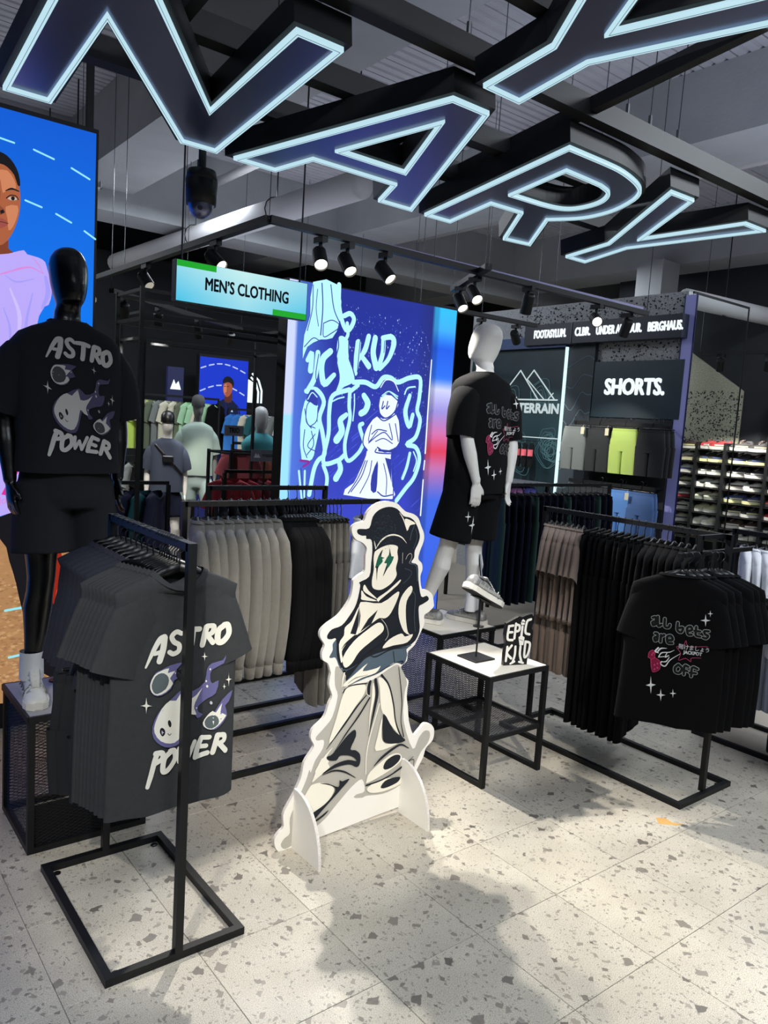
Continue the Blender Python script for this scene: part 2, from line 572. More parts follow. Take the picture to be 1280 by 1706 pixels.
# ------------------------------------------------------------------ drawn outlines in millimetres on their own planes
DATA = {
 'R': 'p:0:0:2320 -2794 2309 -1976 2520 -1976 2622 -1980 2719 -1996 2812 -2022 2884 -2060 2938 -2128 2972 -2246 2960 -2345 2917 -2422 2821 -2508 3023 -2792 2847 -2809 2652 -2523 2467 -2527 2472 -2793|p:0:0:2467 -2403 2463 -2116 2578 -2119 2689 -2124 2767 -2145 2816 -2189 2838 -2242 2830 -2305 2799 -2357 2741 -2385 2653 -2397',
 'Y': 'p:0:0:3329 -2808 3335 -2549 2988 -1983 3154 -1978 3408 -2404 3619 -1984 3800 -1980 3473 -2533 3488 -2808',
 'standee_outline': 'p:0:0:87 1514 129 1504 160 1481 186 1465 229 1454 261 1434 281 1397 302 1360 303 1323 283 1274 278 1241 301 1219 308 1189 298 1156 312 1097 349 1086 382 1061 396 1015 395 1001 369 980 339 964 343 925 317 870 290 825 253 797 250 754 216 730 241 683 268 655 266 626 268 649 264 581 275 525 288 453 322 376 355 391 387 418 415 415 439 402 458 371 452 322 412 291 396 245 365 197 348 158 342 132 391 52 417 4 276 25 -221 2 -336 -9 -395 -6 -421 22 -428 62 -407 89 -386 107 -391 159 -374 196 -337 252 -308 316 -297 377 -261 423 -251 445 -270 483 -262 521 -219 551 -198 577 -184 623 -169 655 -189 708 -182 765 -184 763 -200 805 -230 827 -235 862 -224 892 -249 930 -248 960 -215 987 -160 1016 -116 1064 -97 1102 -90 1150 -90 1168 -57 1191 -31 1208 -32 1275 -27 1306 -52 1332 -91 1349 -112 1378 -114 1406 -89 1421 -52 1429 -39 1463 -14 1490 16 1506 48 1513',
 'standee': 'p:G:0:-160 786 -118 760 -95 687 -117 666 6 686 67 699 171 742 211 731 258 651 249 599 254 460 324 305 358 352 390 381 422 375 432 348 418 312 379 277 349 223 326 170 283 147 235 129 156 119 62 134 31 132 -15 144 -1 156 44 161 25 223 -33 200 -116 133 -170 85 -244 50 -317 17 -373 3 -396 29 -379 54 -353 70 -357 138 -328 202 -286 287 -269 337 -261 324 -241 374 -205 420 -202 459 -236 464 -243 482 -200 518 -162 560 -140 650 -158 702|p:S:0:-183 891 -166 911 -140 950 -129 942 -129 790 -106 764 24 864 60 901 116 913 88 837 265 833 242 812 248 783 230 742 170 756 97 724 19 709 -47 696 -95 690 -105 760 -138 778 -163 826 -184 829 -197 835 -181 864|p:D:0:-87 1390 -72 1395 -22 1397 -6 1447 27 1477 81 1490 131 1479 171 1446 209 1438 245 1414 276 1357 271 1318 252 1282 251 1249 236 1227 276 1211 287 1140 311 1060 346 1060 360 1039 323 1021 301 1010 306 958 315 889 271 833 146 825 28 809 -31 785 -106 764 -139 792 -158 839 -166 911 -189 914 -210 918 -214 934 -192 958 -141 970 -101 1010 -68 1060 -52 1138 -58 1156 -6 1178 1 1241 3 1295 -6 1343 -34 1349 -37 1363 -58 1364 -82 1374|p:C:0:25 1294 56 1308 103 1317 147 1307 147 1281 154 1248 145 1206 152 1173 126 1139 79 1115 47 1113 18 1126 11 1160 18 1208 13 1256 16 1285|s:C:1.4/7.8/7.1/7.1/5.7/1.1:19 1300 49 1337 84 1357 124 1361 167 1348 200 1319|s:C:4.3/5.7/1.1:22 1303 15 1323 10 1339|p:D:0:62 1297 39 1267 25 1217 31 1213 38 1155 41 1213 65 1242 62 1253 74 1259 55 1265|p:D:0:100 1303 99 1271 75 1236 90 1232 84 1210 72 1172 96 1209 118 1234 128 1261 114 1263|p:N:0:49 1272 39 1261 27 1223 46 1224 65 1242 62 1253 72 1258 55 1265|p:N:0:99 1271 77 1237 92 1234 91 1218 100 1212 116 1234 126 1259 114 1263|s:C:1.5/5.1/1.5:145 1462 172 1429 196 1377|p:C:0:178 1432 219 1423 244 1408 212 1402 198 1378|s:S:3:238 1401 224 1366 218 1333|s:S:2.3:248 1385 260 1345 243 1293|s:C:1.5:200 1245 211 1264 228 1270 236 1253 223 1227|s:C:1.5:179 1276 181 1227|s:S:3.8:223 1224 263 1212 275 1174 280 1137|s:S:1.9:196 1203 240 1183 225 1154 193 1130|p:C:0:46 1074 104 1104 175 1151 160 1126 63 1066 57 1056|p:C:0:-30 1144 -5 1114 46 1072 13 1086 -34 1116|p:C:0:-44 1119 -15 1089 47 1062 -37 1075 -44 1091|p:C:0:-46 1066 71 1050 165 1096 167 1065 132 999 100 977 65 981 22 960 -36 926 -47 932 -42 1003|p:D:0:54 1021 3 985 -39 929 22 960|p:C:0:240 1117 196 1081 176 1032 181 971 217 901 261 879 240 898 222 976 222 1046 252 1091|s:S:2.7:248 1093 272 1065 274 970 287 893|p:C:0:-52 1049 -89 986 -124 959 -127 924 -151 887 -135 804 -125 816 -133 853 -109 886 -68 917 -47 923 -50 982|p:D:0:-51 1045 -93 928 -63 920 -51 959|s:D:5/7/2:-68 917 -114 886 -136 863|p:C:0:61 961 2 935 -72 890 -125 825 -112 776 -75 791 -35 840 39 885 90 916 91 944|s:D:2.1/6.3/6.3/3.2:118 894 86 856 10 820 -95 767|s:C:1.6:77 977 108 942 123 898 108 872|s:D:3.1/6.2/5.2/2.1:28 811 62 803 146 825 242 822|s:D:3.2:160 814 174 755|s:D:3.2/6.5:181 757 223 758 215 745|p:C:0:94 837 131 874 200 894 225 876 273 882 240 846 157 842|p:D:0:135 892 186 912 225 881 199 896|p:C:0:-115 700 -60 735 13 778 -12 745 66 747 89 754 62 725 -15 714 -98 688|p:D:0:-103 759 -74 768 -10 798 -36 777 -97 718 -104 737|s:D:1/4.1/4.1/2.1:18 711 74 723 130 743 173 755|s:D:1.5/3.5/1:-90 701 -48 719 18 723|s:C:7/8/5:-113 752 -119 726 -122 690|p:C:0:7 678 -66 693 -111 660 -144 547 -175 438 -90 526 -46 579 4 636|p:C:0:-153 416 -186 394 -223 355 -241 319 -191 335 -171 355 -185 378|p:C:0:-210 378 -246 301 -252 278 -212 299 -164 318 -180 353|p:C:0:-244 268 -270 253 -325 159 -313 125 -236 134 -161 170 -132 212 -152 238 -195 263|p:C:0:80 700 125 677 171 586 200 476 237 388 125 516 101 583 93 646|p:C:0:120 507 121 412 150 369 223 354 94 345 98 417|p:C:0:50 684 67 620 50 520 45 433 43 532 49 607|s:C:7/5.8/5.8/4.7:96 573 76 505 51 416 39 336 42 246|p:C:0:68 251 173 304 233 304 256 273 225 247 148 219 57 199 48 211|p:C:0:58 177 150 196 264 171 250 142 155 133 76 146|s:D:5.7/9.1/10.3/2.3:17 628 -34 582 -101 508 -187 416|s:D:8/9.2/6.9/1.7:37 612 -19 538 -86 465 -144 394|p:D:0:-39 476 -85 450 -151 388 -182 380 -177 364 -131 351 -109 369 -48 353 -16 322 -65 339 -136 335 -206 303 -129 318 -58 316 -14 293 4 308 1 350 -26 376 -55 388 -29 443|p:D:0:125 521 127 416 143 379 209 358 269 360 240 388 190 430|s:D:15/17.3/15/8.1/1.7:64 694 78 628 71 568 58 498 45 428|s:D:11.6/8.1/8.1/7/8.1/4.6:98 710 146 653 180 558 200 470 236 394 266 361|s:D:3/4.8/4.8/3.6/5.9:198 733 220 630 233 549 234 464 257 382|s:D:14.8/17.1/13.7:34 689 28 662 30 631|s:C:2.8:16 684 17 638 36 620|p:D:0:-112 675 -72 691 6 688 13 682 -66 686 -101 677 -114 656|s:D:3.8/8.8/13.8/13.8/3.8:293 317 244 345 192 334 129 305 87 275|p:D:0:143 254 157 283 195 299 227 299 245 287 237 265 199 244 160 240|s:D:3.1/7.7/7.7/7.7/2.3:326 267 244 223 142 195 50 190 54 189|s:D:2.3/3.9/2.3:331 209 323 254 212 217|p:D:0:135 160 159 184 206 189 251 181 241 161 201 151 154 149|p:D:0:-213 265 -167 251 -111 222 -106 252 -91 244 -51 245 -106 199 -224 107 -213 102 -158 126 -185 102 -250 84 -254 127 -175 161 -128 205 -144 234|s:D:2/8/8/2.7:-205 300 -142 306 -83 287 -18 244',
 'led': 'p:C:0:193 2913 434 2924 459 2658 398 2512 288 2488 169 2418 134 2324 137 2504 182 2655|s:B:9.9:274 2915 293 2727 286 2522|s:B:8.8:357 2917 397 2741 461 2635|s:B:7.5:307 2615 389 2649 462 2612 382 2545 314 2514 307 2615|s:B:7.3:194 2891 198 2714 162 2541|s:B:6.2:236 2865 232 2718 261 2587|s:B:7.4:142 2415 219 2491 288 2477 399 2489|s:C:39.5:434 2929 444 2771 489 2639 536 2587 577 2627 595 2687 556 2723 499 2698|s:C:31:532 2644 545 2564 533 2528|s:C:52.8/60.8/39.6:652 2507 646 2388 640 2256|s:C:45.5/48.2/26.8:753 2566 723 2455 656 2353|s:C:39.9/53.3:689 2404 770 2328|s:C:51.4/54.1/59.5:821 2562 808 2440 848 2323|s:C:41/49.2/54.7/41/35.5:898 2571 991 2588 1019 2536 974 2409 887 2315|s:C:46:907 2560 908 2451 877 2338|p:C:0:448 2507 489 2540 548 2512 567 2462 563 2367 600 2300 637 2196 538 2141 455 2087 483 2207 448 2356|s:B:10.3:452 2513 459 2450 444 2355 483 2207 448 2087|s:B:10.4:555 2519 567 2391 616 2278 644 2209|s:C:50.9/56/50.9/56/38.2:384 2407 318 2342 310 2250 344 2149 431 2226|s:B:7.7:403 2432 451 2356 443 2262|s:C:37.1/37.1/49.4:175 2317 212 2377 207 2240|s:C:45:267 2383 251 2198 190 2079|s:B:7.5:274 2372 258 2199 305 2099|s:C:38.8:176 2078 271 2096 346 2009 312 1879 348 1763 380 1599 320 1538 283 1455 253 1265|p:C:0:167 1997 220 2035 293 1971 286 1854 317 1809 286 1632 263 1549 168 1535 138 1800|p:B:0:180 2009 216 2092 272 2073 286 1970 222 1995|s:B:7.5:171 1940 205 1826 276 1795|s:B:7.6:279 1748 215 1653 301 1608|s:P:20.1:154 1535 237 1525 184 1488|s:C:17.6:145 1453 186 1218|s:C:17.8:200 1454 208 1194|s:B:6.3:164 1476 200 1218|s:C:41.4:623 2183 742 2193 852 2166 924 2245 1002 2252 1085 2222 1212 2270 1329 2274 1335 2115 1320 1999 1361 1911 1323 1767 1228 1699 1331 1677 1383 1574 1337 1416 1244 1312 1152 1208|s:C:38:583 2121 428 2062 401 1931 405 1754 370 1527 506 1542 576 1592|s:C:34.9:591 2121 592 1990 607 1883 570 1677 609 1544 710 1608 764 1695|s:C:39.7/53/60.9/66.2:568 1917 513 1866 533 1783 487 1710|s:C:48.6/59.5/54.1/54.1:735 2084 778 2026 759 1964 716 1937|s:C:34.9:599 2110 669 2163|s:C:34.4:371 1503 414 1396 396 1228|s:C:39.9/53.2/58.5:520 1542 540 1470 501 1397|s:C:37.6/49.2/43.4/40.5:1225 2120 1187 1978 1240 1853 1272 1957|s:C:29.5/32.4/29.5:1268 1623 1244 1506 1203 1402|s:C:35.9:737 1853 709 1828 763 1708|p:W:0:886 1923 799 1844 748 1707 799 1635 775 1548 735 1461 682 1361 584 1263 1102 1222 1093 1337 1056 1592 1083 1656 1143 1722 1120 1898 1041 1969 951 1902|p:W:0:905 2084 1030 2105 1098 2060 1087 1997 997 1917 916 1937|p:B:0:913 2085 898 2169 956 2229 1037 2218 1085 2122 1098 2060 1014 2110 935 2099|s:C:12.5:921 2079 996 2134 1088 2085|s:B:11.1:939 2050 928 1987 958 2014|s:B:11.2:986 2053 976 1990 1005 2017|s:B:9.7:886 1923 968 1890 1114 1973|s:B:8.3:830 1846 809 1709 896 1800|s:B:9.7:810 1697 899 1762 975 1791 1061 1731 1017 1868|s:B:14:906 1663 988 1628 1091 1656|s:B:19.7:924 1639 1085 1631|s:B:10:1082 1871 1127 1721|p:B:0:915 1551 862 1425 863 1299 920 1287 924 1438|p:B:0:992 1578 1058 1567 1082 1363 1052 1439|s:B:9.7:806 1549 754 1411 657 1287|s:B:11.4:935 1286 1002 1248 1099 1260|s:W:11.8/14.8/14.8:1442 2444 1440 2084 1442 1628|s:W:13.6/13.6:1441 1562 1437 1483|s:W:13.7/15.2:1439 1391 1436 1072|s:B:12.5:898 2077 880 2009 916 1937 982 1913 1065 1971 1095 2060|s:B:11:841 1908 771 1806 749 1695 799 1635|s:B:11.5:1119 1911 1139 1810 1141 1709|s:B:9.7:886 1929 952 1889 1044 1932 1114 1973|s:B:9.7:835 1772 895 1812 990 1804|s:B:8.4:879 1712 964 1740 1063 1700|s:B:9.7:783 1548 724 1411 628 1275|s:B:10.1:1075 1554 1097 1401 1109 1234|s:B:8.4:852 1550 831 1424 749 1275|s:B:8.5:980 1527 1022 1401 1026 1261|s:B:11.2:892 1650 894 1619 1094 1618 1086 1663|p:B:0:908 2090 895 2169 949 2229 1029 2223 1088 2147 1108 2099 1078 2109 1012 2129 950 2112|s:C:9.7:917 2097 988 2137 1087 2103|s:W:8.3:896 2163 949 2229 1034 2221 1091 2147|s:B:7.5:221 2012 183 1964 183 1848 234 1793|s:B:7.6:286 1959 279 1854 220 1804|s:B:7.5:174 1779 168 1651 207 1559|s:B:7.6:236 1770 263 1666 206 1582|s:C:8.7:187 2015 224 2070 272 2039|s:B:7.9:658 2519 652 2400 647 2269|s:B:6.8:908 2548 908 2451|s:C:11.6:417 2014 472 2041 529 2057|s:C:12:630 2088 637 1993 630 1872|s:C:14.3:1158 2127 1187 2180 1268 2199|s:C:13.3:1300 1637 1341 1560 1315 1468',
 'astro': 's:W:7.1/16.4/20/21.4:-117 -209 -92 -155 -72 -122 -57 -115|s:W:21.7/21.7/21.7:-56 -117 -60 -156 -71 -194|s:W:14.4/14.4:-88 -167 -63 -163|s:W:14.8/17/17/17/17/17/17/15.5:3 -110 -15 -102 -31 -116 -23 -135 -5 -148 -6 -168 -24 -176 -38 -168|s:W:17.1/18.6/18.6:12 -107 42 -101 67 -102|s:W:20.3/20.3/20.3:44 -105 41 -140 37 -167|s:W:21.4/21.4/19.8:92 -98 85 -130 79 -159|s:W:16.8/18.3/18.3/15.3:95 -94 117 -97 112 -120 89 -127|s:W:16.9/18.4:97 -128 117 -155|s:W:21.1/21.8/21.8/21.8/21.8/21.1:155 -97 135 -114 135 -151 153 -155 174 -129 169 -99 154 -96|s:W:13.4/18.6/20.1/20.1:-104 -617 -94 -583 -81 -534 -72 -510|s:W:18.6/18.6/17.9/16.4:-78 -507 -54 -512 -55 -532 -84 -544|s:W:19/19/19/19/19/19:-23 -513 -46 -534 -50 -574 -32 -575 -7 -543 -11 -514 -25 -511|s:W:14.6/13.8/13:7 -509 6 -538 8 -558|s:W:13.1/13.1:8 -558 27 -520|s:W:13.2/13.2:27 -520 38 -554|s:W:14/14.8:38 -554 62 -496|s:W:18.1/19.7/19.7:87 -487 73 -519 66 -553|s:W:16.6/17.4:91 -488 115 -491|s:W:15.8/16.5:81 -518 104 -520|s:W:18.1/18.1:70 -552 109 -546|s:W:20.1/20.9/20.1:145 -489 138 -517 129 -548|s:W:17.7/18.5/17.7/16.1:147 -488 171 -495 170 -514 144 -520|s:W:17.8/18.6:152 -520 180 -553|p:L:0:167 -204 156 -222 116 -227 98 -247 91 -291 50 -315 19 -298 -32 -334 -71 -367 -92 -411 -87 -452 -60 -483 -27 -498 10 -490 24 -456 37 -395 53 -390 69 -415 88 -404 72 -393 71 -371 105 -350 133 -336 143 -292 119 -299 111 -279 117 -250 160 -234|p:W:0:-32 -334 -61 -358 -83 -402 -84 -434 -61 -468 -27 -484 2 -478 20 -436 29 -386 45 -396 65 -400 56 -379 59 -357 84 -309 62 -332 28 -344 15 -305 -10 -338|p:O:0:-65 -438 -64 -425 -56 -423 -47 -434 -47 -447 -56 -453|p:O:0:-37 -414 -37 -403 -31 -402 -25 -414 -26 -425 -31 -426|s:O:2.3:-37 -447 -30 -454 -25 -450|p:K:0:-59 -437 -58 -431 -55 -437 -50 -440 -55 -442 -57 -447|p:L:0:-103 -261 -86 -231 -65 -224 -36 -213 8 -209 -13 -231 2 -255 -20 -267 -30 -294 -62 -311 -88 -306 -101 -286|p:W:0:-103 -268 -90 -238 -68 -227 -39 -222 -43 -238 -17 -234 -35 -257 -23 -277 -48 -302 -77 -308 -97 -294|p:R:0:-98 -269 -86 -242 -65 -234 -46 -244 -38 -264 -48 -291 -77 -303 -92 -293|p:L:0:89 -434 104 -411 131 -400 158 -363 202 -339 187 -376 171 -388 181 -425 150 -458 126 -466 98 -455|p:W:0:89 -434 104 -411 123 -397 135 -405 158 -375 152 -408 177 -424 142 -456 118 -463 96 -451|p:R:0:95 -432 108 -415 132 -414 146 -430 145 -449 122 -460 102 -452|p:W:0:-115 -308 -111 -332 -95 -340 -111 -341 -114 -364 -117 -340 -134 -333 -118 -331|p:W:0:86 -182 89 -197 100 -201 89 -202 88 -216 85 -202 75 -197 85 -196|p:W:0:182 -271 185 -293 198 -298 186 -300 184 -321 181 -300 169 -294 181 -292|p:W:0:164 -305 166 -316 173 -319 166 -320 165 -330 163 -319 157 -316 163 -315|p:W:0:112 -247 111 -250 109 -251 107 -249 106 -247 107 -244 109 -244 111 -245|p:W:0:99 -288 98 -291 96 -291 94 -290 93 -287 94 -284 96 -284 98 -285|p:W:0:104 -306 103 -310 100 -311 97 -309 96 -305 97 -302 100 -301 102 -303|p:W:0:66 -377 65 -379 64 -380 62 -379 61 -376 62 -374 64 -374 65 -375|p:W:0:-15 -242 -15 -244 -17 -244 -18 -243 -19 -241 -18 -239 -17 -239 -15 -240|p:K:0:121 -368 120 -372 116 -373 113 -371 111 -366 112 -362 116 -361 119 -364',
 'bets': 's:G:18.1:-107 -225 -93 -223 -92 -259|s:G:18.1:-95 -243 -107 -249 -101 -263 -92 -253|s:G:18.1:-84 -217 -78 -262 -64 -255|s:G:18:-51 -223 -48 -261 -30 -263 -25 -249|s:G:17.9:10 -233 12 -269 30 -277 36 -254 15 -258|s:G:17.8:57 -268 77 -258 70 -243 55 -253 62 -282 78 -282|s:G:17.6:95 -241 97 -281 117 -286|s:G:17.7:89 -261 114 -261|s:G:17.5:152 -253 133 -256 138 -270 152 -276 144 -290 130 -288|s:G:18.2:-89 -302 -77 -305 -76 -335|s:G:18.2:-78 -318 -90 -324 -85 -340 -77 -330|s:G:18.1:-61 -306 -60 -341|s:G:18.1:-60 -315 -46 -304|s:G:18:-30 -327 -6 -321 -14 -303 -31 -310 -26 -339 -5 -338|s:G:18:33 -439 19 -457 23 -478 42 -478 50 -455 33 -439|s:G:17.9:78 -442 62 -440 62 -483|s:G:17.9:53 -461 76 -464|s:G:17.8:121 -447 97 -443 96 -488|s:G:17.9:88 -470 116 -469|s:K:12.4:-107 -225 -93 -223 -92 -259|s:K:12.4:-95 -243 -107 -249 -101 -263 -92 -253|s:K:12.3:-84 -217 -78 -262 -64 -255|s:K:12.3:-51 -223 -48 -261 -30 -263 -25 -249|s:K:12.2:10 -233 12 -269 30 -277 36 -254 15 -258|s:K:12.1:57 -268 77 -258 70 -243 55 -253 62 -282 78 -282|s:K:12:95 -241 97 -281 117 -286|s:K:12.1:89 -261 114 -261|s:K:11.9:152 -253 133 -256 138 -270 152 -276 144 -290 130 -288|s:K:12.4:-89 -302 -77 -305 -76 -335|s:K:12.4:-78 -318 -90 -324 -85 -340 -77 -330|s:K:12.3:-61 -306 -60 -341|s:K:12.3:-60 -315 -46 -304|s:K:12.3:-30 -327 -6 -321 -14 -303 -31 -310 -26 -339 -5 -338|s:K:12.3:33 -439 19 -457 23 -478 42 -478 50 -455 33 -439|s:K:12.2:78 -442 62 -440 62 -483|s:K:12.2:53 -461 76 -464|s:K:12.1:121 -447 97 -443 96 -488|s:K:12.2:88 -470 116 -469|s:W:7.4/9.1/3.3:-67 -372 -79 -391 -64 -398|s:W:5.8/7.4/1.7:-69 -394 -55 -374 -28 -368|s:W:4.1/5.8/4.1/1.2:-62 -419 -49 -395 -14 -385 8 -370|s:W:4.1/4.1:-62 -419 -24 -408|s:W:4.1/4.9:-25 -391 -31 -414 -16 -402|s:W:5/5.8/5.8/4.1/2.1:-45 -438 -49 -451 -27 -458 -6 -422 37 -383|s:W:4.1/5.8/3.3:-48 -440 -25 -434 -12 -410|p:P:0:-110 -427 -108 -401 -92 -387 -80 -400 -78 -422 -54 -439 -51 -478 -79 -497 -91 -472 -97 -434|s:R:2.1:-110 -427 -108 -401 -92 -387 -80 -400 -78 -422 -54 -439 -51 -478 -79 -497 -91 -472 -97 -434 -110 -427|s:R:1.7:-97 -436 -78 -424|s:R:2:155 -328 72 -342 56 -315 45 -343 16 -352 37 -380 32 -416 62 -402 87 -415 89 -397 131 -390|p:R:0:-73 -460 -74 -463 -76 -465 -79 -464 -80 -461 -79 -458 -77 -456 -74 -457|p:R:0:-60 -451 -60 -455 -63 -456 -65 -455 -67 -452 -66 -449 -64 -447 -61 -448|p:R:0:-58 -472 -58 -476 -61 -478 -63 -477 -65 -474 -64 -470 -62 -468 -59 -469|p:R:0:-71 -481 -72 -485 -74 -487 -77 -486 -78 -483 -77 -479 -75 -477 -72 -478|p:R:0:-90 -411 -90 -414 -93 -416 -95 -415 -97 -412 -96 -408 -94 -406 -91 -407|p:R:0:-85 -401 -85 -405 -88 -406 -90 -405 -92 -402 -91 -399 -89 -397 -86 -398|p:W:0:130 -170 136 -196 155 -198 137 -206 136 -232 130 -207 110 -205 129 -197|p:W:0:149 -148 152 -162 163 -163 153 -167 152 -182 149 -168 138 -167 148 -162|p:W:0:-88 -519 -81 -557 -61 -560 -79 -571 -79 -610 -87 -572 -107 -569 -88 -558|p:W:0:-36 -575 -30 -601 -12 -602 -29 -611 -30 -637 -36 -612 -54 -610 -37 -602|p:W:0:20 -564 24 -582 38 -583 25 -589 24 -608 20 -590 7 -589 19 -583',
 'screen': 'p:g:0:-1504 1134 78 1204 101 100 -1523 261|s:c:14.4:-125 753 -106 761|s:c:13.7:-425 418 -343 428|s:c:13.5:-447 691 -361 700|s:c:10.5:-55 2824 5 2792|s:c:10.1:-207 2885 -127 2855|s:c:9.8:-364 2922 -282 2904|s:c:10.2:-130 3144 -33 3108|s:c:9.8:-325 3191 -223 3168|s:c:9.4:-521 3210 -422 3200|p:k:0:-800 1176 -476 1222 -350 1270 -231 1223 -216 1027 -141 971 -109 755 -133 487 -156 286 -243 299 -295 507 -356 672 -393 844 -429 974 -476 1097 -641 987 -800 996|p:r:0:-191 1013 -151 998 -132 857 -110 721 -133 650 -187 695 -225 791 -214 896|p:o:0:-175 787 -138 771 -117 709 -136 670 -175 721|p:h:0:-942 2484 -645 2597 -486 2620 -425 2640 -370 2662 -353 2644 -296 2637 -261 2619 -248 2573 -250 2584 -231 2518 -225 2458 -240 2394 -289 2327 -343 1945 -345 1319 -353 1273 -477 1225 -787 1152 -1137 1245|s:q:2.5/11.4/8.2/3.3:-469 2521 -398 2559 -333 2578 -267 2555|s:q:3.2/7.3/3.2:-516 2497 -469 2526 -438 2543|s:q:3.4/5.9/2.5:-326 2631 -297 2601 -271 2559|s:b:25.4/33.9/16.9:-431 1675 -414 1543 -445 1409|s:b:17.1/25.6/13.7:-258 2539 -245 2455 -273 2372|s:q:4.2/8.3/5:-496 1707 -431 1715 -357 1723|s:q:3.4/5.9/3.4:-478 1506 -430 1511 -372 1504|s:v:8.2/21.4/6.6:-437 2451 -388 2305 -410 2113|s:b:6.8/15.2/5.1:-324 2443 -355 2275 -345 2120|s:b:4.9/11.5/3.3:-468 2345 -435 2230 -450 2057|s:q:3.4/6.8/2.5:-385 2063 -433 1937 -481 1864|s:v:5.1/17.1/5.1:-382 1695 -364 1571 -380 1463|s:b:4.1/9.8/3.3:-461 2514 -405 2490 -316 2521|p:m:0:-473 1345 -405 1470 -387 1470 -443 1373 -414 1353|s:q:5.1:-509 1285 -509 1329 -495 1302 -480 1332 -480 1288|s:q:5.1:-457 1320 -469 1313 -467 1297 -454 1300 -449 1317 -457 1320|s:q:5.1:-441 1302 -440 1333 -423 1306 -422 1337|s:q:5.2:-418 1337 -397 1344|s:q:5.2:-407 1340 -407 1310|p:n:0:-572 2690 -497 2664 -464 2682 -447 2700 -448 2656 -424 2639 -486 2619 -571 2604|p:f:0:-568 3001 -521 3063 -489 3079 -456 3073 -423 3044 -405 3011 -395 2973 -391 2911 -397 2840 -415 2772 -437 2722 -464 2682 -497 2663 -540 2696 -572 2775|p:e:0:-504 3038 -456 3050 -423 3013 -414 2969 -455 2954 -477 2932 -488 2992|p:e:0:-463 2866 -405 2884 -405 2833 -427 2770 -448 2749 -454 2811|p:d:0:-520 2922 -488 2941 -492 2871 -476 2858 -465 2840 -476 2826 -519 2814|p:k:0:-594 3039 -568 3101 -521 3135 -489 3135 -457 3124 -424 3092 -401 3046 -393 2991 -406 2988 -423 3035 -456 3067 -489 3076 -521 3061 -568 2990|s:k:4.5/10.1/5.6:-463 2947 -434 2963 -399 2958|p:w:0:-454 2911 -438 2922 -418 2924 -407 2915 -423 2906 -442 2904|p:k:0:-438 2914 -434 2923 -424 2926 -419 2918 -423 2907 -433 2905|s:k:5.1:-460 2910 -439 2929 -414 2930 -402 2915|p:k:0:-490 2840 -475 2849 -468 2835 -487 2823|p:l:0:-524 2788 -487 2804 -460 2794 -450 2783 -465 2764 -492 2749 -524 2739|s:k:2.8:-524 2771 -487 2784 -451 2782',
}


